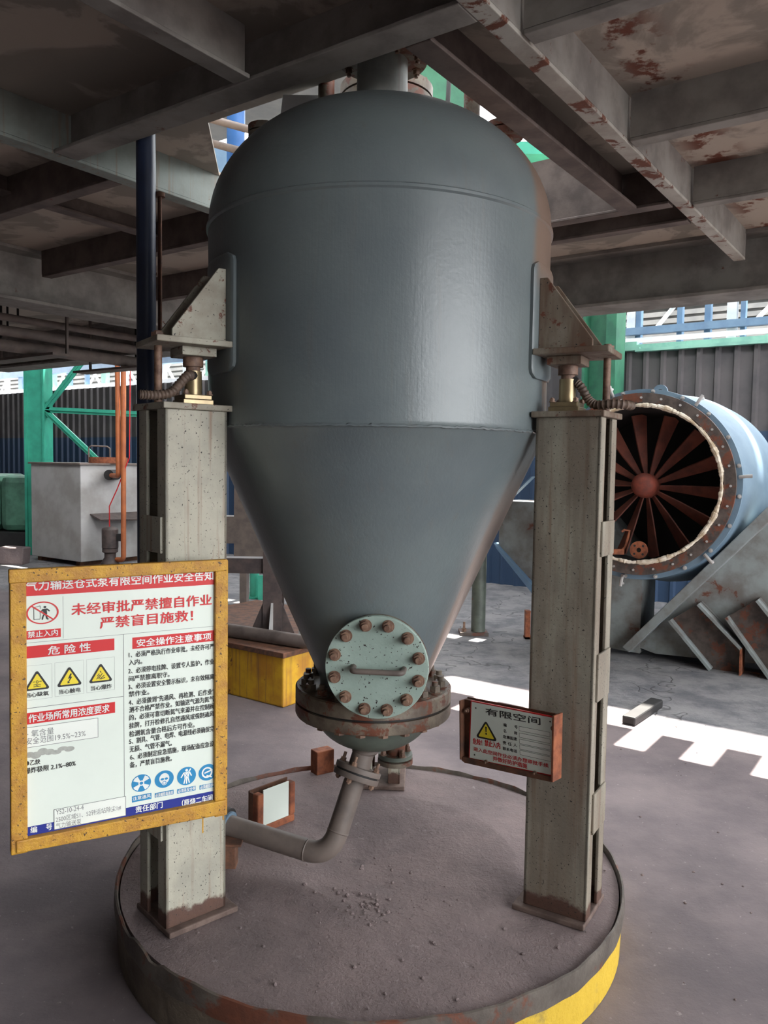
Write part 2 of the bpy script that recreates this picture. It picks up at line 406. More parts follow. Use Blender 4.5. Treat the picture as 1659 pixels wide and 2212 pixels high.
beam('brown dusty beam right above the right shoulder of the vessel dome', 'b', 1.98, 3.78, -1.356, (-1.362, -1.275), mat='beambrown')
beam('cross beam behind the vessel, nearer one of the close pair right of the dome', 'a', -2.96, -1.13, 3.79, (3.775, 3.85), zt=3.10, mat='beambrown')
beam('cross beam behind the vessel, farther one of the close pair right of the dome', 'a', -2.96, -1.13, 4.10, (4.085, 4.155), mat='beambrown')
beam('right-hand cross beam cutting the top right corner of the picture', 'a', -1.045, 2.3, 2.105, (2.10, 2.168))
beam('right-hand cross beam, second from the top right corner', 'a', -1.045, 2.3, 3.00, (2.995, 3.062))
beam('right-hand cross beam, third down, close in front of the deep edge beam', 'a', -1.045, 2.3, 3.865, (3.86, 3.928))
beam('left-hand cross beam meeting the greenish beam left of the blue pipe', 'a', -5.02, -3.045, 2.19, (2.18, 2.25), mat='beambrown')
beam('left-hand cross beam behind the blue pipe near the vessel shoulder', 'a', -5.02, -3.045, 3.08, (3.075, 3.145), mat='beambrown')
beam('left-hand cross beam low behind the left lug of the vessel', 'a', -5.02, -3.045, 3.99, (3.985, 4.05), mat='beambrown')
beam('overhead cross beam at the left edge of the picture above the grey beam', 'a', -5.02, -3.045, 1.29, (1.28, 1.35), mat='beambrown')
beam('overhead cross beam in the dark top left bay', 'b', 0.2, 1.86, -1.90, (-1.94, -1.87), mat='beam')
beam('thin flat stiffener under the left deck plates', 'b', 0.0, 3.07, -3.86, (-3.9, -3.82), zb=2.86, mat='beambrown')
beam('deep dark edge beam spanning the far side of the deck above the fan', 'a', -9.4, 2.4, 5.16, (5.01, 5.31), zb=2.60, mat='beam', tf=0.022, th=0.016, top=True)
beam('deep main beam running back along the left above the row of pipes', 'b', -1.2, 5.0, -5.17, (-5.31, -5.03), zb=2.60, mat='beam', tf=0.022, th=0.016, top=True)

# three pipes hung under the far left deck
for k, (a, z, r_, lab) in enumerate(((-6.05, 2.66, 0.030, 'topmost of the three overhead pipes at the far left'), (-6.2, 2.58, 0.042, 'middle one of the three overhead pipes at the far left'), (-6.3, 2.48, 0.05, 'lowest and thickest of the three overhead pipes at the far left'))):
    p = thing('overhead_pipe', lab, 'pipe', ab(a, 2, z), group='overhead pipes at the far left')
    MB().tube([ab(a, -1, z), ab(a, 5.0, z)], r_).build('pipe_run', 'pipegrey', p)
    for b in (0.5, 2.0, 3.5, 4.8):
        MB().box((a - 0.012, b - 0.003, z + r_ - 0.004), (a + 0.012, b + 0.003, 2.949), MAB).build('hanger', 'dark', p, smooth=False)
for b in (2.4, 3.7, 4.6):
    m = MB(); m.box((-7.0, b, 2.40), (-5.9, b + 0.16, 2.42), MAB)
    for a in (-6.95, -5.95): m.box((a - 0.01, b + 0.15, 2.42), (a + 0.01, b + 0.17, 2.949), MAB)
    tag(m.build('pipe_tray', 'pipegrey', smooth=False), ('flat pipe rack plate under the far left pipes, nearest one', 'flat pipe rack plate under the far left pipes, middle one', 'flat pipe rack plate under the far left pipes, farthest one')[(2.4, 3.7, 4.6).index(b)], 'bracket', 'flat rack plates under the pipes')

# ------------------------------------------------------------------ round plinth
AX, AY = -0.028, 2.786
T = Matrix.Translation((AX, AY, 0))
pl = thing('round_plinth', 'low round concrete plinth with worn yellow rim under the vessel legs', 'plinth', (AX, AY, 0))
m = MB(); m.lathe([(0, 0.16), (0.3, 0.179), (0.505, 0.184), (0.522, 0.183), (0.53, 0.180), (0.80, 0.178), (0.852, 0.172), (0.854, 0.0), (0, 0.0)], 128, T); m.build('concrete_slab', 'concrete', pl)
m = MB(); m.lathe([(0.855, 0.002), (0.860, 0.002), (0.862, 0.07), (0.860, 0.128), (0.855, 0.128)], 128, T, True); m.build('painted_skirt', 'plinthside', pl)
m = MB(); m.lathe([(0.855, 0.126), (0.868, 0.122), (0.871, 0.15), (0.868, 0.186), (0.862, 0.188), (0.858, 0.18)], 160, T, True)
for v in m.bm.verts:
    an = math.atan2(v.co.y - AY, v.co.x - AX); v.co.z += 0.0025 * math.sin(17 * an) + 0.002 * math.sin(41 * an + 1) - (0.012 if (-2.6 < an < -2.5 or -2.36 < an < -2.3) and v.co.z > 0.17 else 0)
m.build('steel_rim', 'plinthrim', pl)

# ------------------------------------------------------------------ the vessel
ve = thing('pressure_vessel', 'big slate-grey conical pneumatic conveying vessel with domed top', 'vessel', (AX, AY, 0.55))
prof = []
R0 = 0.572
for i in range(29):                                   # dome, a little fuller at the knuckle
    th = PI / 2 * (1 - i / 28)
    prof.append((max(R0 * math.cos(th) ** 0.96, 0.0) if i else 0.0, 2.347 + 0.411 * math.sin(th)))
prof += [(0.5722, 2.340), (0.579, 2.335), (0.579, 2.327), (0.573, 2.322)]
for z in (2.2, 2.0, 1.85, 1.70): prof.append((0.572, z))
prof += [(0.5735, 1.690), (0.576, 1.685), (0.575, 1.680), (0.568, 1.674)]
for k in range(1, 9):
    f = k / 8; prof.append((0.566 + (0.190 - 0.566) * f, 1.672 + (0.835 - 1.672) * f))
prof += [(0.186, 0.80), (0.186, 0.79)]
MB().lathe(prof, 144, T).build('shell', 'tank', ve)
# ragged cone weld
m = MB(); n = 400
pts = [(AX + (0.5745 + 0.002 * random.random()) * math.cos(2 * PI * i / n), AY + (0.5745 + 0.002 * random.random()) * math.sin(2 * PI * i / n), 1.683 + random.uniform(-0.0018, 0.0018)) for i in range(n)]
m.tube(pts + [pts[0]], [random.uniform(0.0028, 0.0055) for _ in range(n + 1)], 6, False); m.build('weld_seam', 'tank', ve)
# neck with top flange
m = MB(); m.lathe([(0.112, 2.742), (0.094, 2.756), (0.086, 2.772), (0.085, 2.93), (0.0, 2.93)], 48, T); m.build('neck', 'neck', ve)
m = MB(); m.lathe([(0.086, 2.925), (0.15, 2.925), (0.15, 2.952), (0.086, 2.952)], 48, T, True); nf = m.build('neck_flange', 'flange', ve)
def hexbolt(parent, p, d, r=0.014, h=0.012, stem=0.02, mat='bolt'):
    p, d = Vector(p), Vector(d).normalized(); m = MB()
    m.cyl(p, p + d * 0.003, r * 1.25, seg=18); m.cyl(p + d * 0.003, p + d * (0.003 + h), r, seg=6); m.cyl(p + d * h, p + d * (h + stem), r * 0.55, seg=12)
    return m.build('bolt', mat, parent)
for k in range(8):
    a = PI / 8 + k * PI / 4; hexbolt(nf, (AX + 0.125 * math.cos(a), AY + 0.125 * math.sin(a), 2.925), (0, 0, -1), 0.012, 0.014, 0.012)
# rear nozzle: double flange with bolts
RN = Vector((-0.015, 3.16, 0)); TR = Matrix.Translation(RN)
m = MB(); m.lathe([(0.10, 2.62), (0.10, 2.93)], 40, TR); m.build('rear_nozzle', 'flange', ve)
m = MB(); m.lathe([(0.0, 2.925), (0.175, 2.925), (0.175, 2.960), (0.0, 2.960)], 56, TR); rf = m.build('nozzle_flange', 'flange', ve)
m = MB(); m.lathe([(0.0, 2.966), (0.177, 2.966), (0.177, 3.005), (0.0, 3.005)], 56, TR); rf2 = m.build('blind_flange', 'flange', ve)
for k in range(12):
    a = PI / 12 + k * PI / 6; x, y = RN.x + 0.15 * math.cos(a), RN.y + 0.15 * math.sin(a)
    hexbolt(rf, (x, y, 2.925), (0, 0, -1), 0.013, 0.02, 0.025)
    if math.sin(a) < 0.6: hexbolt(rf2, (x, y, 3.005), (0, 0, 1), 0.014, 0.016, 0.012)
# small nozzles on the dome
for nm, x, y, z0, z1, r_, fl in (('dome_nozzle', 0.297, 3.0, 2.60, 3.05, 0.030, 0), ('dome_nozzle', 0.425, 3.06, 2.52, 2.79, 0.034, 0.07), ('dome_nozzle', -0.456, 3.0, 2.50, 2.745, 0.035, 0.06)):
    m = MB(); m.cyl((x, y, z0), (x, y, z1), r_); d = m.build(nm, 'flange', ve)
    if fl:
        m = MB(); m.cyl((x, y, z1), (x, y, z1 + 0.022), fl); m.cyl((x, y, z1 + 0.027), (x, y, z1 + 0.05), fl); m.build('nozzle_flange', 'flange', d)
m = MB(); m.box((-0.085, -0.006, -0.12), (0.085, 0.006, 0.12), Matrix.Translation((-0.33, 3.05, 2.81)) @ Matrix.Rotation(0.12, 4, 'Y') @ Matrix.Rotation(-0.25, 4, 'Z'))
m.build('nameplate_bracket', 'white', ve, smooth=False)
m = MB(); m.cyl((-0.235, 3.02, 2.65), (-0.235, 3.02, 3.0), 0.03); m.build('dome_nozzle', 'flange', ve)
# bottom flange pair
m = MB(); m.lathe([(0.184, 0.757), (0.273, 0.757), (0.273, 0.800), (0.268, 0.805), (0.184, 0.805)], 96, T, True); f1 = m.build('vessel_flange', 'flange', ve)
m = MB(); m.lathe([(0.10, 0.706), (0.270, 0.706), (0.273, 0.712), (0.273, 0.748), (0.10, 0.748)], 96, T, True); f2 = m.build('bottom_flange', 'flange', ve)
m = MB(); m.lathe([(0.10, 0.746), (0.262, 0.746), (0.262, 0.759), (0.10, 0.759)], 96, T, True); m.build('gasket', 'dark', ve)
for k in range(20):
    a = (k + 0.5) * 2 * PI / 20; x, y = AX + 0.236 * math.cos(a), AY + 0.236 * math.sin(a)
    hexbolt(f1, (x, y, 0.805), (0, 0, 1), 0.019, 0.02, 0.018, 'flange'); hexbolt(f2, (x, y, 0.706), (0, 0, -1), 0.018, 0.012, 0.0)
# dished bottom
pr = [(0.0, 0.575)] + [(0.205 * math.sin(PI / 2 * i / 14), 0.712 - 0.137 * math.cos(PI / 2 * i / 14)) for i in range(1, 15)]
MB().lathe(pr, 72, T).build('dished_bottom', 'dish', ve)
# manhole: neck, ring flange, cover with twelve bolts and a handle; faces the camera, turned a touch to the left
MC = Vector((-0.016, 2.42, 0.954)); yaw = math.radians(-7)
MM = Matrix.Translation(MC) @ Matrix.Scale(0.972, 4) @ Matrix.Rotation(yaw, 4, 'Z') @ Matrix.Rotation(PI / 2, 4, 'X')      # local z = out of the cover
m = MB(); m.lathe([(0.125, -0.30), (0.125, -0.045)], 56, MM); m.build('manhole_neck', 'tank', ve)
m = MB(); m.lathe([(0.11, -0.050), (0.162, -0.050), (0.164, -0.027), (0.11, -0.027)], 72, MM, True); m.build('manhole_flange', 'flange', ve)
m = MB(); m.lathe([(0.0, -0.022), (0.163, -0.022), (0.1645, -0.020), (0.1645, -0.002), (0.163, 0.0), (0.0, 0.0)], 96, MM); mc = m.build('manhole_cover', 'cover', ve)
mc['label'] = 'pale green bolted round manhole cover'
for k in range(12):
    a = (k + 0.5) * PI / 6
    p = MM @ Vector((0.138 * math.cos(a), 0.138 * math.sin(a), 0.0)); q = MM.to_3x3() @ Vector((random.uniform(-.03, .03), random.uniform(-.03, .03), 1))
    hexbolt(mc, p, q, 0.0155, 0.014, 0.014 + 0.008 * random.random())
pts = bend((-0.072, 0, 0.0), (-0.072, -0.003, 0.045), (0, -0.003, 0.045), 0.016)[:-1] + list(reversed(bend((0.088, 0, 0.0), (0.088, -0.003, 0.045), (0, -0.003, 0.045), 0.016)[:-1]))
m = MB(); m.tube([MM @ Vector(p) for p in pts], 0.0085, 14); h = m.build('handle', 'pipegrey', mc)

# lugs: pad, base plate, two gussets
def lug_parts(az):
    Q = Matrix.Translation((AX, AY, 0)) @ Matrix.Rotation(math.radians(az), 4, 'Z')
    # pad: curved rounded rectangle
    m = MB(); na, nz = 24, 26; ha = math.radians(10.2); z0, z1 = 1.845, 2.195; g = {}
    for lay, rr in ((0, 0.571), (1, 0.586)):
        for i in range(na + 1):
            for j in range(nz + 1):
                u, v = -1 + 2 * i / na, -1 + 2 * j / nz
                hw, hh, rc = 0.572 * ha, (z1 - z0) / 2, 0.032
                y_, z_ = u * hw, v * hh
                if abs(z_) > hh - rc:                     # pull the corners in
                    d = abs(z_) - (hh - rc); lim = hw - rc + math.sqrt(max(rc * rc - d * d, 0)); y_ = u * lim
                an = y_ / 0.572
                edge = 0.004 if lay and (i in (0, na) or j in (0, nz)) else 0
                g[lay, i, j] = m.bm.verts.new(Q @ Vector(((rr - edge) * math.cos(an), (rr - edge) * math.sin(an), (z0 + z1) / 2 + z_)))
    for lay in (0, 1):
        for i in range(na):
            for j in range(nz): m.bm.faces.new((g[lay, i, j], g[lay, i + 1, j], g[lay, i + 1, j + 1], g[lay, i, j + 1]))
    for i in range(na):
        for j in (0, nz): m.bm.faces.new((g[0, i, j], g[0, i + 1, j], g[1, i + 1, j], g[1, i, j]))
    for j in range(nz):
        for i in (0, na): m.bm.faces.new((g[0, i, j], g[0, i, j + 1], g[1, i, j + 1], g[1, i, j]))
    lug = m.build('lug_pad', 'tank', ve)
    m = MB(); m.box((0.575, -0.105, 1.912), (0.80, 0.105, 1.930), Q); m.build('lug_plate', 'bracket', lug, smooth=False, bevel=0.003)
    for s in (-1, 1):
        m = MB(); m.prism([(0.582, 1.93), (0.745, 1.93), (0.745, 1.955), (0.605, 2.145), (0.582, 2.145)], -0.007, 0.007, Q @ Matrix.Translation((0, s * 0.062, 0)) @ Matrix.Rotation(PI / 2, 4, 'X'))
        m.build('gusset', 'bracket', lug, smooth=False, bevel=0.002)
LUGS = (-146.9, -26.7, 86.5)
for az in LUGS: lug_parts(az)

# ------------------------------------------------------------------ support posts: two channels toe to toe with battens, foot and cap
POSTS = ((Vector((-0.6055, 2.41, 0.18)), -138.0, 'speckled cream steel post at left standing behind the yellow notice board'),
         (Vector((0.5885, 2.4755, 0.18)), -31.1, 'rust-streaked grey steel post at right with a slotted side'),
         (Vector((0.005, 3.485, 0.18)), 87.0, 'rear support post hidden behind the bottom of the vessel'))
def make_post():
    r = thing('support_post', '', 'post', group='posts carrying the vessel')
    H = 1.545
    for s in (-1, 1):
        m = MB(); Y = s * 0.086; ya, yb = sorted((Y, Y - s * 0.009)); m.box((-0.1, ya, 0.018), (0.1, yb, H))
        for x in (-1, 1):
            xa, xb = sorted((x * 0.1, x * 0.089)); y0, y1 = sorted((Y, s * 0.034)); m.box((xa, y0, 0.018), (xb, y1, H))
        m.build('channel', 'post', r, True, smooth=False, bevel=0.0025)
    for x in (-1, 1):
        for z0, z1 in ((0.28, 0.405), (0.69, 0.835), (1.13, 1.235)):
            m = MB(); xa, xb = sorted((x * 0.0995, x * 0.1075)); m.box((xa, -0.058, z0), (xb, 0.068, z1)); m.build('batten_plate', 'post', r, True, smooth=False, bevel=0.002)
    m = MB(); m.box((-0.13, -0.108, 0.0), (0.102, 0.112, 0.018)); m.build('foot_plate', 'footsteel', r, True, smooth=False, bevel=0.004)
    m = MB(); m.box((-0.112, -0.1, H), (0.112, 0.1, H + 0.018)); m.build('cap_plate', 'bracket', r, True, smooth=False, bevel=0.003)
    return r
post = make_post()
for i, (p, az, lab) in enumerate(POSTS):
    o = post if i == 0 else dup(post, p, (0, 0, math.radians(az)))
    o.location = p; o.rotation_euler = (0, 0, math.radians(az)); o['label'] = lab
for x, z0, z1 in ((-0.020, 0.275, 0.335), (-0.090, 0.295, 0.36)):           # yellow paint drips below the notice board
    m = MB(); m.box((x - 0.002, 0.0862, z0), (x + 0.002, 0.0872, z1)); m.build('paint_drip', 'frameyel', post, True, smooth=False)
ZC = 0.18 + 1.545 + 0.018

# load cells, tie rods and flexible conduits on the two front posts
for az, side in ((LUGS[0], 'left'), (LUGS[1], 'right')):
    Q = Matrix.Translation((AX, AY, 0)) @ Matrix.Rotation(math.radians(az), 4, 'Z')
    def P(r, t, z): return Q @ Vector((r, t, z))
    lc = thing('load_cell', 'dull metal load cell between the %s post cap and the vessel lug' % side, 'load cell', P(0.658, 0, ZC))
    m = MB(); m.box((0.612, -0.05, ZC), (0.705, 0.05, ZC + 0.016), Q); m.box((0.616, -0.046, ZC + 0.016), (0.70, 0.046, ZC + 0.03), Q); b = m.build('base_block', 'brass', lc, smooth=False, bevel=0.002)
    MB().cyl(P(0.658, 0, ZC + 0.03), P(0.658, 0, 1.845), 0.0255, seg=28).build('cell_body', 'brass', lc)
    m = MB(); m.cyl(P(0.658, 0, 1.845), P(0.658, 0, 1.86), 0.021); m.cyl(P(0.658, 0, 1.858), P(0.658, 0, 1.886), 0.03, seg=24); m.build('swivel_head', 'bolt', lc)
    m = MB(); m.box((0.605, -0.055, 1.886), (0.71, 0.055, 1.9115), Q); m.build('top_plate', 'bracket', lc, smooth=False, bevel=0.002)
    for x, y in ((0.622, 0.04), (0.694, 0.04), (0.622, -0.04), (0.694, -0.04)):
        hexbolt(b, P(x, y, ZC + 0.03), (0, 0, 1), 0.008, 0.008, 0.006)
    rod = thing('tie_rod', 'threaded tie rod with nut through the %s lug plate' % side, 'rod', P(0.764, 0.0, ZC))
    rx = 0.764
    MB().cyl(P(rx, 0.06 if side == 'right' else -0.0, ZC), P(rx, 0.06 if side == 'right' else 0.0, 1.955), 0.0115, seg=16).build('threaded_rod', 'bolt', rod)
    m = MB(); m.cyl(P(rx, 0.06 if side == 'right' else 0.0, 1.930), P(rx, 0.06 if side == 'right' else 0.0, 1.95), 0.02, seg=6); m.build('nut', 'bolt', rod)
    cd = thing('flexible_conduit', 'ribbed brown flexible conduit at the %s load cell' % side, 'conduit', P(0.7, 0, ZC + 0.02))
    if side == 'left': path = [P(0.672, 0.022, 1.83), P(0.69, 0.035, 1.825), P(0.715, 0.045, 1.80), P(0.74, 0.05, 1.775), P(0.775, 0.05, 1.765), P(0.81, 0.05, 1.763), P(0.835, 0.05, 1.763)]
    else: path = [P(0.683, 0.0, 1.835), P(0.70, 0.0, 1.82), P(0.72, 0.005, 1.785), P(0.745, 0.0, 1.766), P(0.79, -0.01, 1.767), P(0.83, 0.0, 1.765), P(0.85, 0.03, 1.762)]
    # smooth and ripple
    dense = []
    for i in range(len(path) - 1):
        p0 = path[max(i - 1, 0)]; p1 = path[i]; p2 = path[i + 1]; p3 = path[min(i + 2, len(path) - 1)]
        for k in range(10):
            t = k / 10; dense.append(0.5 * ((2 * p1) + (p2 - p0) * t + (2 * p0 - 5 * p1 + 4 * p2 - p3) * t * t + (3 * p1 - p0 - 3 * p2 + p3) * t ** 3))
    MB().tube(dense, [0.0125 + (0.0028 if i % 3 == 0 else 0) for i in range(len(dense))], 12).build('hose', 'conduit', cd)
    MB().cyl(dense[0] - (dense[2] - dense[0]).normalized() * 0.012, dense[0] + (dense[2] - dense[0]) * 0.5, 0.015, seg=8).build('fitting', 'dark', cd)

# ------------------------------------------------------------------ discharge pipe with its bolted flange pair
F1 = Vector((-0.078, 2.70, 0.515)); LOW = Vector((-0.165, 2.62, 0.254)); LFT = Vector((-0.56, 2.77, 0.296))
ax = (LOW - F1).normalized()
dp = thing('discharge_pipe', 'grey elbow pipe running from the vessel bottom to behind the left post', 'pipe', F1)
st = Vector((-0.050, 2.725, 0.605))
m = MB(); m.tube([st, st + (F1 - st) * 0.5, F1 - ax * 0.012], 0.038, 24); m.lathe([(0.04, -0.012), (0.048, -0.004), (0.048, 0.004), (0.04, 0.012)], 24, Matrix.Translation(st - Vector((0, 0, .018))), True)
m.build('outlet_stub', 'pipegrey', dp)
Rf = Matrix.Translation(F1) @ rot_between(ax)
m = MB(); m.lathe([(0.0, -0.020), (0.079, -0.020), (0.080, -0.018), (0.080, -0.003), (0.0, -0.003)], 48, Rf); fa = m.build('upper_flange', 'pipegrey', dp)
m = MB(); m.lathe([(0.0, 0.004), (0.080, 0.004), (0.080, 0.020), (0.079, 0.022), (0.0, 0.022)], 48, Rf); fb = m.build('lower_flange', 'pipegrey', dp)
m = MB(); m.lathe([(0.0, -0.004), (0.074, -0.004), (0.074, 0.005), (0.0, 0.005)], 40, Rf); m.build('gasket', 'dark', dp)
for k in range(4):
    a = PI / 4 + k * PI / 2 + 0.3
    hexbolt(fa, Rf @ Vector((0.063 * math.cos(a), 0.063 * math.sin(a), -0.02)), -ax, 0.010, 0.010, 0.022)
    hexbolt(fb, Rf @ Vector((0.063 * math.cos(a), 0.063 * math.sin(a), 0.022)), ax, 0.010, 0.010, 0.008)
MB().tube(bend(F1 + ax * 0.02, LOW, LFT, 0.085, 14), 0.0365, 28).build('elbow_run', 'pipegrey', dp)
d1 = (LFT - LOW).normalized()
for k, (q, dd) in enumerate(((LOW - ax * 0.085, ax), (LOW + d1 * 0.085, d1))):
    m = MB(); m.lathe([(0.036, -0.004), (0.0385, 0.0), (0.036, 0.004)], 28, Matrix.Translation(q) @ rot_between(dd), True); m.build('weld_ring', 'pipegrey', dp)

# second outlet straight below, closed with a blind flange
bo = thing('drain_outlet', 'short capped drain outlet with rusty double flange beneath the vessel', 'outlet', (0.055, 2.86, 0.50))
TB = Matrix.Translation((0.055, 2.865, 0))
MB().lathe([(0.035, 0.50), (0.035, 0.59)], 24, TB).build('stub', 'flange', bo)
m = MB(); m.lathe([(0, 0.512), (0.062, 0.512), (0.062, 0.526), (0, 0.526)], 36, TB); of = m.build('flange', 'dish', bo)
m = MB(); m.lathe([(0, 0.490), (0.064, 0.490), (0.064, 0.506), (0, 0.506)], 36, TB); m.build('blind_flange', 'flange', bo)
for k in range(4):
    a = k * PI / 2 + 0.5; hexbolt(of, TB @ Vector((0.05 * math.cos(a), 0.05 * math.sin(a), 0.526)), (0, 0, 1), 0.011, 0.014, 0.012)

# blue-black plastic conveying pipe, down behind the left post and out to the grey pipe
bp = thing('conveying_pipe', 'tall blue-black plastic pipe standing left of the vessel', 'pipe', (-0.934, 3.15, 0.3))
path = bend((-0.934, 3.15, 4.6), (-0.934, 3.15, 0.30), (-0.60, 2.784, 0.297), 0.14, 12)
MB().tube(path, 0.0365, 28).build('pipe_body', 'bluepipe', bp)
cdir = (LFT - LOW).normalized()
cp = LFT - cdir * 0.015
m = MB(); m.cyl(cp - cdir * 0.02, cp + cdir * 0.11, 0.048); c = m.build('coupling', 'bluepaint', bp)
m = MB(); m.cyl(cp - cdir * 0.012, cp + cdir * 0.02, 0.058); m.build('clamp_ring', 'dark', bp)
m = MB(); m.cyl((-0.892, 3.19, 1.6), (-0.892, 3.19, 2.62), 0.008); m.cyl((-0.892, 3.19, 2.60), (-0.892, 3.19, 2.615), 0.02)
m.cyl((-0.9, 3.17, 2.3), (-0.93, 3.15, 2.3), 0.006); m.build('cable_tube', 'rust', bp)
tag(MB().box((-0.60, 2.665, 0.178), (-0.49, 2.72, 0.262)).box((-0.605, 2.66, 0.262), (-0.47, 2.73, 0.27)).build('pipe_saddle', 'rust', smooth=False, bevel=0.003), 'small rusty bracket under the grey pipe beside the left post', 'bracket')

# rusty blocks and the blank sign holder on the plinth
Q = Matrix.Translation((-0.262, 3.56, 0.17)) @ Matrix.Rotation(math.radians(35), 4, 'Z')
m = MB(); m.box((-0.045, -0.03, 0), (0.045, 0.03, 0.112), Q)
tag(m.build('steel_block', 'rustorange', smooth=False, bevel=0.004), 'upright rust-brown steel block on the plinth behind the elbow pipe', 'block')
sh = thing('sign_holder', 'rusty sign holder with blank pale plate standing on the plinth', 'sign', (-0.453, 2.915, 0.179), (0, 0, math.radians(48)))
m = MB(); m.box((0, 0, 0), (0.185, 0.035, 0.03)); m.box((0, 0, 0.03), (0.03, 0.035, 0.155)); m.box((0.157, 0, 0.03), (0.187, 0.035, 0.158)); m.build('holder_frame', 'rustorange', sh, True, smooth=False, bevel=0.006)
m = MB(); m.box((0.03, 0.004, 0.03), (0.155, 0.008, 0.166)); m.build('blank_plate', 'board', sh, True, smooth=False)
m = MB(); m.box((0.0, 0.05, 0.0), (0.187, 0.056, 0.16)); m.box((0.0, 0.03, 0.0), (0.006, 0.055, 0.155)); m.build('holder_back', 'rust', sh, True, smooth=False)

# ------------------------------------------------------------------ notice boards
def glyphs(body):
    cu = bpy.data.curves.new('lettering', 'FONT'); cu.body = body; cu.resolution_u = 3
    o = bpy.data.objects.new('lettering', cu); COL.objects.link(o)
    bpy.context.view_layer.update()
    dg = bpy.context.evaluated_depsgraph_get()
    me = bpy.data.meshes.new_from_object(o.evaluated_get(dg)); bm = bmesh.new(); bm.from_mesh(me)
    bpy.data.objects.remove(o); bpy.data.curves.remove(cu); bpy.data.meshes.remove(me); return bm
def lettering(parent, body, x0, x1, yc, h, mat, z, bold=0.0, flip=True):
    m = MB(); m.bm.free(); m.bm = glyphs(body)
    xs = [v.co.x for v in m.bm.verts]; ys = [v.co.y for v in m.bm.verts]
    xa, xb, ya, yb = min(xs), max(xs), min(ys), max(ys)
    for v in m.bm.verts:
        v.co = Vector((x0 + (v.co.x - xa) / (xb - xa) * (x1 - x0), -yc + ((v.co.y - ya) / (yb - ya) - 0.5) * h, z))
    if bold:                                              # heavier print: the same outlines shifted by a hair
        base = list(m.bm.faces); w = bold * h
        for k, (dx, dy) in enumerate(((-w, 0), (w, 0), (0, -w * 0.7), (0, w * 0.7))):
            g = bmesh.ops.duplicate(m.bm, geom=base)['geom']
            for v in g:
                if isinstance(v, bmesh.types.BMVert): v.co += Vector((dx, dy, 0.00003 * (k + 1)))
    return m.build('lettering', mat, parent, True, smooth=False)
def rect(parent, name, x0, x1, y0, y1, mat, z):
    m = MB(); m.box((x0, -y1, z - 0.0004), (x1, -y0, z)); return m.build(name, mat, parent, True, smooth=False)
def poly(parent, name, pts, mat, z):
    m = MB(); m.prism([(x, -y) for x, y in pts], z - 0.0004, z); return m.build(name, mat, parent, True, smooth=False)
def ell(cx, cy, rx, ry, n=40): return [(cx + rx * math.cos(2 * PI * i / n), cy + ry * math.sin(2 * PI * i / n)) for i in range(n)]
def ring(parent, name, cx, cy, rx, ry, k, mat, z, n=48):
    m = MB(); A = [[m.bm.verts.new((cx + rx * f * math.cos(2 * PI * i / n), -cy - ry * f * math.sin(2 * PI * i / n), z)) for i in range(n)] for f in (1, k)]
    for i in range(n): m.bm.faces.new((A[0][i], A[0][(i + 1) % n], A[1][(i + 1) % n], A[1][i]))
    return m.build(name, mat, parent, True, smooth=False)
def strokes(parent, name, segs, w, mat, z):
    m = MB()
    for x0, y0, x1, y1 in segs:
        d = Vector((x1 - x0, -(y1 - y0), 0)); n_ = Vector((-d.y, d.x, 0)).normalized() * w / 2; p, q = Vector((x0, -y0, z)), Vector((x1, -y1, z))
        m.bm.faces.new([m.bm.verts.new(v) for v in (p - n_, q - n_, q + n_, p + n_)])
    return m.build(name, mat, parent, True, smooth=False)
def warn_triangle(parent, cx, cy, rx, ry, mat_in, z):
    def tri(k, r):
        pts = []
        for a in (-90, 30, 150):
            ca = math.radians(a); px, py = cx + (rx - r) * k * math.cos(ca) * 1.155, cy + 0.30 * ry + (ry - r) * k * math.sin(ca) * 1.33
            for b in range(-50, 51, 25): pts.append((px + r * math.cos(ca + math.radians(b)), py + r * math.sin(ca + math.radians(b))))
        return pts
    t = poly(parent, 'warning_triangle', tri(1, rx * 0.16), 'black', z)
    poly(t, 'yellow_field', tri(0.74, rx * 0.08), mat_in, z + 0.0005); return t

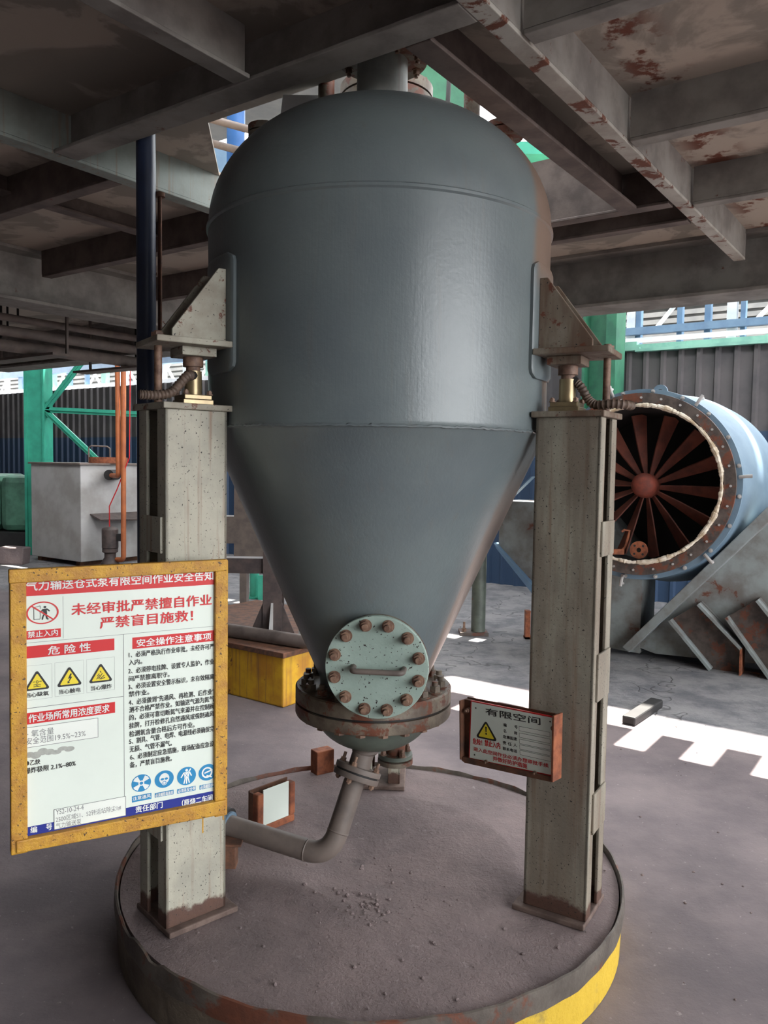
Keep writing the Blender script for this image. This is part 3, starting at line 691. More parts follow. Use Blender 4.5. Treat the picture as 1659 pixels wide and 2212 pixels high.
A_TXT=[
('气力输送仓式泵有限空间作业安全告知',0.0376,0.5303,0.0432,0.0264,'w'),
('未经审批严禁擅自作业',0.1474,0.5259,0.1125,0.0312,'r'),
('严禁盲目施救！',0.2189,0.4714,0.154,0.0313,'r'),
('禁止入内',0.041,0.113,0.1695,0.0164,'w'),
('危 险 性',0.0891,0.1945,0.2157,0.0229,'w'),
('安全操作注意事项',0.315,0.5248,0.2185,0.0213,'w'),
('1、必须严格执行作业审批，未经许可严',0.294,0.5332,0.2489,0.0168,'k'),
('入内。',0.2939,0.3296,0.2701,0.0156,'k'),
('2、必须停电挂牌、设置专人监护，作业',0.2926,0.5333,0.2934,0.0169,'k'),
('间严禁擅离职守。',0.2937,0.4049,0.3154,0.0158,'k'),
('3、必须设置安全警示标识，未有效隔离',0.2924,0.5334,0.3374,0.0169,'k'),
('禁作业。',0.2936,0.3485,0.3581,0.0158,'k'),
('4、必须做到“先通风、再检测、后作业”',0.2935,0.5335,0.381,0.017,'k'),
('测不合格严禁作业。如输送气源为氮气',0.2946,0.5336,0.4022,0.017,'k'),
('的，必须可靠切断氮气来源并在控制阀',0.2946,0.5336,0.4242,0.0171,'k'),
('挂牌，打开检修孔自然通风或强制通风',0.2945,0.5337,0.4466,0.017,'k'),
('检测氧含量合格后方可作业。',0.2944,0.4763,0.4698,0.017,'k'),
('5、割具、气管、电焊、电源线必须确保完',0.2943,0.5338,0.4902,0.0171,'k'),
('无损、气管不漏气。',0.2951,0.4113,0.5128,0.0169,'k'),
('6、必须制定应急措施，现场配备应急设',0.2971,0.5339,0.5351,0.0172,'k'),
('备，严禁盲目施救。',0.2957,0.4113,0.5573,0.0169,'k'),
('当心缺氧',0.0345,0.0895,0.3275,0.0123,'k'),
('当心触电',0.1147,0.1684,0.3286,0.0126,'k'),
('当心爆炸',0.1945,0.2482,0.3291,0.0129,'k'),
('作业场所常用浓度要求',0.0405,0.2418,0.3891,0.0219,'w'),
('· 氧含量',0.0371,0.1011,0.429,0.0182,'g'),
('安全范围19.5%~23%',0.0332,0.1802,0.4484,0.0185,'g'),
('●乙炔',0.0307,0.0673,0.506,0.0141,'k'),
('爆炸极限 2.1%~80%',0.0297,0.1547,0.5261,0.0159,'k'),
('注意通风',0.3029,0.3521,0.6537,0.0107,'w'),
('必须戴防毒面具',0.3651,0.4148,0.6566,0.0108,'w'),
('必须系安全带',0.429,0.4787,0.6568,0.011,'w'),
('必须戴防护',0.4934,0.5324,0.658,0.0112,'w'),
('编',0.0418,0.0576,0.6855,0.0167,'w'),
('号',0.0796,0.0942,0.6865,0.0169,'w'),
('责任部门',0.3105,0.3847,0.6864,0.0179,'w'),
('（原烧二车间',0.4402,0.5296,0.6939,0.0194,'w'),
('YS2-10-24-4',0.1038,0.1736,0.6506,0.0136,'g'),
('2500区域S1、S2转运站除尘1#',0.1036,0.2714,0.6705,0.0155,'g'),
('气力输送泵',0.1035,0.1674,0.688,0.0153,'g'),
]
A_RECT=[
('red',0.035,0.5326,0.0086,0.0696),
('red',0.0336,0.1207,0.1598,0.1822),
('red',0.0331,0.2561,0.1996,0.2313),
('red',0.3036,0.5331,0.2023,0.2338),
('red',0.0312,0.257,0.3743,0.4044),
('blue',0.0279,0.5343,0.6762,0.7037),
('card',0.0314,0.2122,0.4123,0.465),
('card',0.0998,0.2839,0.6424,0.6967),
('cyan',0.3009,0.3543,0.6468,0.6642),
('cyan',0.3638,0.4165,0.6499,0.663),
('cyan',0.4268,0.4801,0.6507,0.664),
('cyan',0.4916,0.5342,0.652,0.6647),
('line',0.2799,0.2811,0.1906,0.6945),
('line',0.0334,0.533,0.1904,0.1912),
('line',0.0315,0.279,0.3615,0.3628),
('line',0.1264,0.1271,0.0758,0.1866),
('smudge',0.0328,0.1491,0.4747,0.4955),
]
B_TXT=[
('有限空间',0.0562,0.2606,0.0265,0.0221,'k'),
('危险！',0.0007,0.0378,0.1314,0.0197,'r'),
('禁止入内',0.0485,0.1084,0.1286,0.0205,'r'),
('进入此空间作业必须办理审批手续',0.0028,0.2838,0.1568,0.0131,'r'),
('并做好防护措施',0.079,0.2071,0.1733,0.0152,'r'),
('编',0.1246,0.136,0.0585,0.0106,'k'),
('号',0.166,0.1771,0.0582,0.0105,'k'),
('名',0.1236,0.1337,0.0777,0.0106,'k'),
('称',0.1638,0.175,0.0774,0.0105,'k'),
('危害因素',0.1213,0.1741,0.0961,0.0106,'k'),
('责 任 人',0.1191,0.1731,0.1157,0.0106,'k'),
('联系电话',0.1183,0.1722,0.1342,0.0106,'k'),
]

COLS = {'w': 'whiteink', 'r': 'redtext', 'k': 'black', 'g': 'grey'}
sa = thing('notice_board', 'large yellow-framed white safety notice board hung on the left post', 'sign', (-0.946, 2.016, 1.294), (PI / 2, 0, math.radians(29.84)))
WB, HB = 0.571, 0.733
m = MB(); m.box((0.02, -HB + 0.02, -0.012), (WB - 0.02, -0.02, -0.002)); pn = m.build('panel', 'board', sa, True, smooth=False)
def rail(pts, z0, z1):
    m = MB(); m.prism([(x, -y) for x, y in pts], z0, z1); return m.build('frame_rail', 'frameyel', sa, True, smooth=False, bevel=0.003)
rail([(0, 0), (0.038, 0), (0.034, HB + 0.005), (-0.006, HB + 0.005)], -0.02, 0.012)
rail([(0.533, 0), (WB, 0), (WB, HB + 0.018), (0.533, HB + 0.018)], -0.02, 0.012)
rail([(-0.003, -0.003), (0.568, -0.003), (0.568, 0.030), (-0.003, 0.032)], -0.006, 0.018)
lr = rail([(0.006, 0.700), (0.565, 0.702), (0.565, 0.745), (0.006, 0.733)], -0.006, 0.018)
for x in (0.36, 0.52):
    m = MB(); m.box((x, -0.14, -0.21 + 0.14 * (x - 0.36)), (x + 0.03, -0.11, -0.012)); m.box((x, -0.62, -0.21 + 0.14 * (x - 0.36)), (x + 0.03, -0.59, -0.012))
    m.build('mounting_arm', 'bracket', sa, True, smooth=False)
NAMES = {'red': 'red_banner', 'blue': 'blue_band', 'card': 'paper_label', 'cyan': 'cyan_caption_bar', 'line': 'ruled_line', 'smudge': 'grey_smudge'}
MATS = {'red': 'red', 'blue': 'blue', 'card': 'card', 'cyan': 'cyan', 'line': 'grey', 'smudge': 'smudge'}
for k, x0, x1, y0, y1 in A_RECT:
    if k == 'smudge':
        for i in range(7):
            f = i / 6; poly(pn, 'grey_smudge', ell(x0 + 0.008 + (x1 - x0 - 0.018) * f, (y0 + y1) / 2 + 0.004 * math.sin(i * 2.1), 0.013, 0.0075 + 0.002 * math.sin(i)), 'smudge', -0.0015 + 0.00003 * i)
        continue
    x1 = min(x1, 0.534); z = {'line': -0.0016, 'card': -0.0008}.get(k, -0.0014)
    c = rect(pn, NAMES[k], x0, x1, y0, y1, MATS[k], z)
    if k == 'card': strokes(c, 'label_outline', [(x0, y0, x1, y0), (x1, y0, x1, y1), (x0, y1, x1, y1), (x0, y0, x0, y1)], 0.0012, 'grey', z + 0.0002)
for s_, x0, x1, yc, h, c in A_TXT:
    bold = {'w': 0.022, 'r': 0.024, 'k': 0.016, 'g': 0.0}[c]
    if h < 0.0125: bold = 0.02
    lettering(pn, s_, x0, min(x1, 0.5335), yc, h, COLS[c], -0.0004, bold)
# prohibition pictogram: figure at a door in a red ring
pc = ring(pn, 'prohibition_ring', 0.0768, 0.1151, 0.039, 0.0294, 0.90, 'red', -0.0006)
strokes(pc, 'door_outline', [(0.056, 0.1, 0.071, 0.0965), (0.056, 0.1, 0.056, 0.131), (0.071, 0.0965, 0.071, 0.104), (0.056, 0.131, 0.071, 0.131), (0.071, 0.112, 0.071, 0.131)], 0.0012, 'black', -0.0008)
poly(pc, 'walking_figure', ell(0.0826, 0.1005, 0.0034, 0.003, 16), 'black', -0.0008)
strokes(pc, 'walking_figure', [(0.082, 0.105, 0.0835, 0.119)], 0.009, 'black', -0.0008)
strokes(pc, 'walking_figure', [(0.086, 0.105, 0.094, 0.112), (0.079, 0.106, 0.073, 0.113), (0.082, 0.118, 0.0775, 0.125), (0.0775, 0.125, 0.076, 0.133), (0.085, 0.118, 0.0875, 0.132), (0.0875, 0.132, 0.091, 0.132)], 0.0036, 'black', -0.0008)
strokes(pc, 'prohibition_bar', [(0.0505, 0.0955, 0.103, 0.1345)], 0.0034, 'red', -0.0004)
for i, (cx, cy, rx, ry) in enumerate(((0.062, 0.291, 0.0286, 0.0247), (0.1409, 0.290, 0.0297, 0.0251), (0.2201, 0.290, 0.0291, 0.0248))):
    t = warn_triangle(pn, cx, cy, rx, ry, 'yellowink', -0.0010)
    strokes(pn, 'ruled_line', [(cx - 0.036, cy - 0.04, cx + 0.036, cy - 0.04), (cx + 0.036, cy - 0.04, cx + 0.036, cy + 0.05), (cx - 0.036, cy + 0.05, cx + 0.036, cy + 0.05), (cx - 0.036, cy - 0.04, cx - 0.036, cy + 0.05)], 0.0004, 'grey', -0.0015)
    z = -0.0002
    if i == 0:
        ring(t, 'pictogram', cx, cy + 0.004, 0.0032, 0.004, 0.6, 'black', z)
        strokes(t, 'pictogram', [(cx - 0.011, cy + 0.003, cx - 0.005, cy + 0.003), (cx + 0.005, cy + 0.003, cx + 0.011, cy + 0.003), (cx - 0.009, cy + 0.011, cx + 0.009, cy + 0.011), (cx - 0.009, cy + 0.016, cx + 0.009, cy + 0.016), (cx - 0.004, cy + 0.011, cx + 0.004, cy + 0.016)], 0.0016, 'black', z)
    elif i == 1:
        poly(t, 'pictogram', [(cx + 0.002, cy - 0.008), (cx + 0.006, cy - 0.007), (cx + 0.003, cy + 0.001), (cx + 0.007, cy + 0.001), (cx - 0.001, cy + 0.014), (cx + 0.001, cy + 0.017), (cx - 0.005, cy + 0.018), (cx - 0.005, cy + 0.012), (cx - 0.003, cy + 0.013), (cx + 0.001, cy + 0.005), (cx - 0.004, cy + 0.006)], 'black', z)
    else:
        strokes(t, 'pictogram', [(cx - 0.011, cy + 0.016, cx - 0.002, cy + 0.005), (cx - 0.006, cy + 0.016, cx + 0.004, cy + 0.001), (cx - 0.003, cy + 0.017, cx + 0.009, cy + 0.007), (cx, cy + 0.017, cx + 0.011, cy + 0.013), (cx - 0.009, cy + 0.008, cx - 0.004, cy + 0.001), (cx + 0.001, cy - 0.001, cx - 0.002, cy - 0.006)], 0.0020, 'black', z)
for i, (cx, cy, rx, ry) in enumerate(((0.3264, 0.6135, 0.0267, 0.0244), (0.3901, 0.6142, 0.0269, 0.0248), (0.4537, 0.617, 0.0273, 0.0265), (0.5155, 0.6173, 0.0271, 0.0241))):
    if i < 3: c = poly(pn, 'blue_disc', ell(cx, cy, rx, ry), 'cyan', -0.0012)
    else:
        c = poly(pn, 'blue_disc', [(min(x, 0.5335), y) for x, y in ell(cx, cy, rx, ry)], 'cyan', -0.0012)
    z = -0.0006
    if i == 0:
        for k in range(4):
            a = k * PI / 2 - PI / 4; w = 0.36
            poly(c, 'pictogram', [(cx + rx * r_ * math.cos(a + d), cy + ry * r_ * math.sin(a + d)) for r_, d in ((0.25, -w), (0.9, -w), (0.93, 0), (0.9, w), (0.25, w))], 'whiteink', z)
        poly(c, 'pictogram', ell(cx, cy, rx * 0.3, ry * 0.3, 20), 'whiteink', z + 0.0002); poly(c, 'pictogram', ell(cx, cy, rx * 0.18, ry * 0.18, 20), 'cyan', z + 0.0006)
    elif i == 1:
        poly(c, 'pictogram', ell(cx, cy - 0.002, rx * 0.52, ry * 0.62, 24), 'whiteink', z)
        poly(c, 'pictogram', ell(cx - 0.0055, cy - 0.001, 0.005, 0.0032, 14), 'cyan', z + 0.0004); poly(c, 'pictogram', ell(cx + 0.0055, cy - 0.001, 0.005, 0.0032, 14), 'cyan', z + 0.0004)
        poly(c, 'pictogram', ell(cx, cy + 0.010, 0.0075, 0.007, 20), 'whiteink', z + 0.0002); ring(c, 'pictogram', cx, cy + 0.010, 0.0055, 0.0052, 0.7, 'cyan', z + 0.0006)
    elif i == 2:
        poly(c, 'pictogram', ell(cx, cy - 0.017, 0.004, 0.004, 16), 'whiteink', z)
        poly(c, 'pictogram', [(cx - 0.008, cy - 0.012), (cx + 0.008, cy - 0.012), (cx + 0.006, cy + 0.006), (cx - 0.006, cy + 0.006)], 'whiteink', z)
        strokes(c, 'pictogram', [(cx - 0.008, cy - 0.011, cx - 0.016, cy + 0.002), (cx + 0.008, cy - 0.011, cx + 0.014, cy + 0.001), (cx + 0.012, cy - 0.02, cx + 0.006, cy - 0.012), (cx - 0.004, cy + 0.006, cx - 0.008, cy + 0.021), (cx, cy + 0.006, cx - 0.0005, cy + 0.022), (cx + 0.004, cy + 0.006, cx + 0.008, cy + 0.021)], 0.0034, 'whiteink', z)
        strokes(c, 'pictogram', [(cx - 0.006, cy - 0.01, cx + 0.005, cy + 0.004), (cx + 0.006, cy - 0.01, cx - 0.005, cy + 0.004)], 0.001, 'cyan', z + 0.0003)
    else:
        ring(c, 'pictogram', cx - 0.002, cy, 0.016, 0.016, 0.72, 'whiteink', z)
        strokes(c, 'pictogram', [(cx - 0.01, cy + 0.001, cx + 0.014, cy - 0.006), (cx - 0.004, cy + 0.009, cx + 0.012, cy + 0.015)], 0.004, 'whiteink', z + 0.0002)

sb = thing('warning_sign', 'small white warning sign in a rusty holder on the right post', 'sign', (0.291, 2.567, 0.813), (PI / 2, math.radians(-4.2), math.radians(-43.48)))
m = MB(); m.prism([(0.0, 0.0), (0.3138, -0.0051), (0.301, -0.1868), (-0.0167, -0.194)], -0.006, -0.001); bn = m.build('panel', 'red', sb, True, smooth=False)
m = MB(); m.prism([(0.004, -0.004), (0.3095, -0.009), (0.297, -0.1828), (-0.0125, -0.190)], -0.0012, -0.0004); m.build('white_face', 'board', bn, True, smooth=False)
m = MB(); m.prism([(-0.036, -0.004), (-0.005, -0.004), (-0.021, -0.194), (-0.043, -0.198)], -0.03, -0.012); m.prism([(-0.043, -0.192), (0.301, -0.187), (0.301, -0.203), (-0.03, -0.209), (-0.043, -0.203)], -0.03, 0.006)
m.prism([(-0.04, -0.004), (-0.034, -0.004), (-0.041, -0.2), (-0.047, -0.2)], -0.03, 0.010); m.build('holder_frame', 'rust', sb, True, smooth=False, bevel=0.002)
m = MB(); m.prism([(0.3138, 0.002), (0.322, 0.002), (0.309, -0.199), (0.301, -0.199)], -0.035, 0.014); m.build('side_strip', 'rustorange', sb, True, smooth=False, bevel=0.002)
m = MB(); m.prism([(-0.036, -0.0), (0.31, -0.004), (0.30, -0.2), (-0.043, -0.2)], -0.034, -0.03); m.build('back_plate', 'rust', sb, True, smooth=False)
for y in (-0.05, -0.15):
    m = MB(); m.box((0.27, y - 0.012, -0.10), (0.295, y + 0.012, -0.03)); m.box((0.22, y - 0.012, -0.06), (0.24, y + 0.012, -0.03)); m.build('standoff', 'rust', sb, True, smooth=False)
for s_, x0, x1, yc, h, c in B_TXT: lettering(bn, s_, x0 + 0.003, x1 + 0.003, yc, h, COLS[c], 0.0002, 0.03)
t = warn_triangle(bn, 0.0588, 0.088, 0.0385, 0.0285, 'yellowink', 0.0002)
poly(t, 'exclamation', [(0.0562, 0.076), (0.0622, 0.076), (0.0606, 0.094), (0.0574, 0.094)], 'black', 0.0012); poly(t, 'exclamation', ell(0.0590, 0.099, 0.0032, 0.0030, 16), 'black', 0.0012)
for y in (0.0529, 0.0734, 0.0927, 0.110, 0.1275):
    c = rect(bn, 'paper_strip', 0.186, 0.296, y + 0.001, y + 0.0145, 'card', 0.0004)
    strokes(c, 'strip_outline', [(0.186, y + 0.001, 0.296, y + 0.001), (0.186, y + 0.0145, 0.296, y + 0.0145), (0.186, y + 0.001, 0.186, y + 0.0145), (0.296, y + 0.001, 0.296, y + 0.0145)], 0.0008, 'black', 0.0006)
for x, y in ((0.0205, 0.0221), (0.2981, 0.0216), (0.0082, 0.1763)): poly(bn, 'rivet_hole', ell(x, y, 0.0026, 0.0026, 12), 'black', 0.0003)
for x, y in ((0.3085, 0.040), (0.0547, 0.1915), (0.2377, 0.1895), (-0.0165, 0.036)):
    m = MB(); m.cyl((x, -y, -0.012), (x, -y, 0.004), 0.0085, 0.0075, 16); m.cyl((x, -y, 0.004), (x, -y, 0.010), 0.0045, 0.003, 12); m.build('screw', 'bolt', sb, True)

# ------------------------------------------------------------------ big dismantled fan at the right
FD = Vector((0.475, 0.878, -0.06)).normalized(); FC = Vector((1.95, 6.2, 1.45))
FM = Matrix.Translation(FC) @ rot_between(FD)                       # local z runs back along the fan axis
fan = thing('industrial_fan', 'big blue dismantled fan housing with rusty round inlet on the right', 'fan', (2.3, 6.8, 0))
MB().lathe([(0.655, 0.10), (0.66, 0.16), (0.70, 0.20), (0.775, 0.60), (0.80, 0.85), (0.80, 1.15), (0.0, 1.15)], 112, FM @ Matrix(((1, 0, 0.14, 0), (0, 1, 0, 0), (0, 0, 1, 0), (0, 0, 0, 1))) if (FM.to_3x3() @ Vector((1, 0, 0))).x > 0 else FM @ Matrix(((1, 0, -0.14, 0), (0, 1, 0, 0), (0, 0, 1, 0), (0, 0, 0, 1)))).build('drum', 'bluepaint', fan)
m = MB(); m.lathe([(0.625, 0.02), (0.705, 0.02), (0.708, 0.045), (0.625, 0.05)], 112, FM, True); fr = m.build('inlet_ring', 'fanrust', fan)
m = MB(); m.lathe([(0.655, 0.095), (0.745, 0.095), (0.748, 0.115), (0.655, 0.12)], 112, FM, True); fr2 = m.build('drum_flange', 'bluepaint', fan)
m = MB(); m.lathe([(0.60, 0.02), (0.628, 0.0), (0.632, 0.05), (0.66, 0.12), (0.65, 0.12), (0.615, 0.06)], 112, FM, True); m.build('inlet_throat', 'fanrust', fan)
# bare ragged lip
m = MB(); n = 360; rr = [0.015 + 0.004 * math.sin(i * 0.13) + 0.003 * math.sin(i * 0.41 + 1) + 0.004 * random.random() for i in range(n)]
pts = [FM @ Vector(((0.606 + 0.004 * random.random()) * math.cos(2 * PI * i / n), (0.606 + 0.004 * random.random()) * math.sin(2 * PI * i / n), 0.004 + 0.006 * random.random())) for i in range(n)]
m.tube(pts + [pts[0]], rr + [rr[0]], 8, False); m.build('inlet_lip', 'rim', fan)
MB().lathe([(0.60, 0.02), (0.60, 0.85), (0.0, 0.85)], 72, FM).build('inner_casing', 'dark', fan)
MB().lathe([(0.0, 0.22), (0.05, 0.225), (0.085, 0.25), (0.10, 0.29), (0.10, 0.50), (0.0, 0.50)], 32, FM).build('hub', 'hub', fan)
for k in range(14):
    a = 2 * PI * k / 14 + 0.11
    Bm = FM @ Matrix.Rotation(a, 4, 'Z') @ Matrix.Translation((0, 0, 0.42)) @ Matrix.Rotation(0.85, 4, 'X')
    m = MB(); m.prism([(0.07, -0.016), (0.30, -0.06), (0.575, -0.10), (0.59, 0.0), (0.575, 0.045), (0.30, 0.026), (0.07, 0.014)], -0.006, 0.006, Bm); m.build('blade', 'blade', fan, smooth=False)
for k in range(20):
    a = 2 * PI * k / 20 + 0.1; p = FM @ Vector((0.728 * math.cos(a), 0.728 * math.sin(a), 0.095)); hexbolt(fr2, p, -FD, 0.013, 0.018, 0.03, 'greybox')
for k in range(7):
    a = 2 * PI * k / 7 + 0.35; p = FM @ Vector((0.752 * math.cos(a), 0.752 * math.sin(a), 0.10)); q = (FM.to_3x3() @ Vector((math.cos(a), math.sin(a), 0)))
    m = MB(); m.tube([p - q * 0.03 - FD * 0.02, p + q * 0.01 - FD * 0.035, p + q * 0.06 - FD * 0.03], 0.013, 8); m.tube([p + q * 0.03 - FD * 0.03, p + q * 0.045 + FD * 0.05], 0.011, 8); m.build('clamp', 'greybox', fr2)
for k in range(28):
    a = 2 * PI * k / 28; p = FM @ Vector((0.668 * math.cos(a), 0.668 * math.sin(a), 0.02)); m = MB(); m.cyl(p, p - FD * 0.012, 0.009, seg=8); m.build('rivet', 'greybox', fr)
# lifting eye at the top
em = Matrix.Translation((2.135, 6.28, 2.09)) @ Matrix.Rotation(math.radians(-33), 4, 'Z') @ Matrix.Rotation(PI / 2, 4, 'X')
o_ = [(-0.075, -0.04)] + [(0.055 * math.cos(t), 0.075 + 0.055 * math.sin(t)) for t in reversed(arc(14, 0, PI))] + [(0.075, -0.04)]
m = MB(); no = len(o_); i_ = [(0.02 * math.cos(t), 0.075 + 0.02 * math.sin(t)) for t in reversed(arc(14, 0, 2 * PI * 13 / 14))]
V = [[m.bm.verts.new(em @ Vector((x, y, z))) for x, y in o_] for z in (-0.012, 0.012)]
W_ = [[m.bm.verts.new(em @ Vector((x, y, z))) for x, y in i_] for z in (-0.012, 0.012)]
for z in (0, 1):
    ed = []
    for L in (V[z], W_[z]):
        for i in range(len(L)): ed.append(m.bm.edges.new((L[i], L[(i + 1) % len(L)])))
    bmesh.ops.triangle_fill(m.bm, use_beauty=True, edges=ed)
for L in (V, W_):
    for i in range(len(L[0])):
        j = (i + 1) % len(L[0]); m.bm.faces.new((L[0][i], L[0][j], L[1][j], L[1][i]))
m.build('lifting_eye', 'bluepaint', fan, smooth=False)
# lower hopper plates, the split flange running down to the left, and the stand gussets
HX = math.radians(-33.0)                                          # turn so local x is across the fan face
HM = Matrix.Translation((2.42, 6.42, 0)) @ Matrix.Rotation(HX, 4, 'Z') @ Matrix.Rotation(PI / 2, 4, 'X')
LM = Matrix.Translation((1.78, 6.80, 0)) @ Matrix.Rotation(HX, 4, 'Z') @ Matrix.Rotation(PI / 2, 4, 'X')
def face_poly(mb, pts, z0, z1, frame): mb.prism(pts, z0, z1, frame); return mb
m = MB(); face_poly(m, [(-0.42, 0.10), (-0.20, 0.045), (0.25, 0.06), (0.9, 0.10), (1.5, 0.35), (1.5, 1.55), (0.62, 1.28), (0.0, 0.55)], -0.75, 0.0, HM); hp = m.build('lower_casing', 'fanlower', fan, smooth=False)
m = MB(); face_poly(m, [(-0.44, 0.09), (-0.38, 0.05), (0.70, 1.27), (0.64, 1.33)], -0.02, 0.12, HM); m.build('split_flange', 'fanlower', fan, smooth=False, bevel=0.006)
m = MB(); face_poly(m, [(0.64, 1.33), (0.70, 1.27), (1.5, 1.98), (1.5, 2.05)], -0.02, 0.12, HM); m.build('split_flange', 'fanlower', fan, smooth=False, bevel=0.006)
for x in (0.0, 0.42, 0.84):                                           # sloping stand legs with edge strips
    y = x * 0.18
    m = MB(); face_poly(m, [(x + .155, .52 + y), (x + .48, .21), (x + .48, 0), (x + .25, .0), (x - .07, .35 + y)], 0.03, 0.06, HM); lg = m.build('stand_leg', 'fanrust', fan, smooth=False)
    m = MB(); face_poly(m, [(x + .155, .52 + y), (x + .48, .21), (x + .465, .195), (x + .14, .505 + y)], 0.0, 0.15, HM); face_poly(m, [(x - .07, .35 + y), (x - .055, .365 + y), (x + .265, .015), (x + .25, .0)], 0.0, 0.15, HM); m.build('edge_strip', 'fanlower', lg, smooth=False)
    m = MB(); face_poly(m, [(x + .48, 0), (x + .48, .21), (x + .466, .21), (x + .466, 0)], 0.0, 0.15, HM); m.build('edge_strip', 'rustorange', lg, smooth=False)
m = MB(); face_poly(m, [(0.2, 0.0), (1.4, 0.0), (1.4, 0.012), (0.2, 0.012)], -0.1, 0.02, HM); m.build('stand_foot', 'fanrust', fan, smooth=False)
m = MB(); face_poly(m, [(-0.88, 1.25), (-0.88, 0.84), (-0.5, 0.44), (-0.15, 0.16), (0.05, 0.075), (0.20, 0.04), (0.42, 0.03), (0.42, 0.80), (0.0, 1.25)], -0.45, -0.02, LM); m.build('lower_casing', 'fanlower', fan, smooth=False)
m = MB(); face_poly(m, [(-0.90, 0.87), (-0.87, 0.82), (-0.49, 0.42), (-0.45, 0.46)], -0.05, 0.05, LM); m.build('split_flange', 'paleblue', fan, smooth=False)
m = MB(); face_poly(m, [(-0.88, 1.18), (-0.865, 1.18), (-0.55, 1.48), (-0.565, 1.48)], -0.05, 0.03, LM); m.build('edge_flange', 'paleblue', fan, smooth=False)
# loose rusty flange and hook lying inside the inlet
q = FM @ Vector((-0.02, 0.515, 0.10)) if (FM.to_3x3() @ Vector((0, 1, 0))).z < 0 else FM @ Vector((-0.02, -0.515, 0.10))
lf = thing('loose_flange', 'round rusty flange plate with holes lying inside the fan inlet', 'flange', q)
Qm = Matrix.Translation(q) @ rot_between(FD)
m = MB(); m.lathe([(0.018, -0.008), (0.068, -0.008), (0.07, 0.0), (0.068, 0.008), (0.018, 0.008)], 32, Qm, True); m.build('disc', 'rustorange', lf)
for k in range(4):
    a = PI / 4 + k * PI / 2; p = Qm @ Vector((0.045 * math.cos(a), 0.045 * math.sin(a), -0.0085)); m = MB(); m.cyl(p, p - FD * 0.001, 0.009, seg=12); m.build('bolt_hole', 'dark', lf)
q = FM @ Vector((0.12, -0.53, 0.12))
m = MB(); m.tube([q, q + Vector((0.03, 0, 0.03)), q + Vector((0.05, 0, 0.10)), q + Vector((0.06, 0, 0.16)), q + Vector((0.02, 0, 0.165)), q + Vector((0.0, 0, 0.15))], 0.010, 8); m.box(q + Vector((-0.08, -0.02, -0.03)), q + Vector((0.02, 0.02, 0.012)))
tag(m.build('rusty_hook', 'rustorange'), 'bent rusty hook beside the loose flange inside the fan inlet', 'hook')

# ------------------------------------------------------------------ middle ground
Qy = Matrix.Translation((-0.627, 5.052, 0)) @ Matrix.Rotation(math.radians(-35.5), 4, 'Z')       # corner at origin, x to the left-back negative
yb = thing('yellow_plinth', 'worn yellow concrete plinth behind the vessel to the left', 'plinth', (-0.627, 5.052, 0))
m = MB(); m.box((-1.5, 0, 0), (0, 1.3, 0.345), Qy); m.build('plinth_body', 'yellow', yb, smooth=False, bevel=0.012)
m = MB(); m.box((-1.52, -0.015, 0.325), (0.012, 1.3, 0.36), Qy); m.build('plinth_top', 'rust', yb, smooth=False, bevel=0.004)
m = MB(); m.tube([Qy @ Vector((-1.9, -0.02, 0.408)), Qy @ Vector((0.30, 0.20, 0.405))], 0.045, 18)
tag(m.build('brown_pipe', 'beambrown'), 'brown horizontal pipe lying along the yellow plinth', 'pipe')
sc = thing('steel_stand', 'dark brown steel stand with gusseted foot on the yellow plinth', 'stand', (-0.735, 5.5, 0.36))
m = MB()
m.box((-0.83, 5.50, 0.36), (-0.70, 5.515, 0.98)); m.box((-0.83, 5.64, 0.36), (-0.70, 5.655, 0.98)); m.box((-0.772, 5.51, 0.36), (-0.76, 5.645, 0.98)); m.build('column', 'motor', sc, smooth=False)
for x, s in ((-0.83, -1), (-0.70, 1)):
    m = MB(); m.prism([(0, 0), (s * 0.10, 0), (0, 0.24)], -0.008, 0.008, Matrix.Translation((x, 5.52, 0.36)) @ Matrix.Rotation(PI / 2, 4, 'X')); m.build('gusset', 'motor', sc, smooth=False)
m = MB(); m.prism([(0, 0), (-0.13, 0), (0, 0.24)], -0.008, 0.008, Matrix.Translation((-0.765, 5.5, 0.36)) @ Matrix.Rotation(PI / 2, 4, 'Z') @ Matrix.Rotation(PI / 2, 4, 'X')); m.build('gusset', 'greybox', sc, smooth=False)
m = MB(); m.box((-0.58, 5.5, 0.36), (-0.565, 5.6, 1.0)); m.build('side_plate', 'fanlower', sc, smooth=False)
m = MB(); m.box((-1.4, 5.52, 0.80), (-0.55, 5.64, 0.905)); m.build('cross_rail', 'motor', sc, smooth=False)
m = MB(); m.cyl((-1.485, 9.2, 0.0), (-1.485, 9.2, 1.6), 0.055); m.box((-1.42, 9.05, 0), (-1.36, 9.1, 0.28)); m.box((-1.6, 9.1, 0), (-1.36, 9.3, 0.02))
tag(m.build('teal_standpipe', 'green'), 'teal standpipe on the floor seen between left post and vessel cone', 'pipe')
m = MB(); m.box((-1.5, 8.0, 0.6), (-1.1, 8.25, 1.5)); m.box((-1.85, 8.0, 0.75), (-1.5, 8.2, 1.02)); m.box((-1.45, 8.05, 0.0), (-1.38, 8.2, 0.6)); m.box((-1.2, 8.05, 0.0), (-1.13, 8.2, 0.6))
tag(m.build('grey_cabinet', 'pipegrey', smooth=False), 'dim grey cabinet on legs far behind the left side of the cone', 'cabinet')
gp = thing('green_bollard', 'mossy green round post behind the right side of the cone', 'post', (0.89, 7.39, 0))
MB().cyl((0.893, 7.39, 0), (0.893, 7.39, 0.9), 0.066, seg=28).build('pipe_post', 'dish', gp)
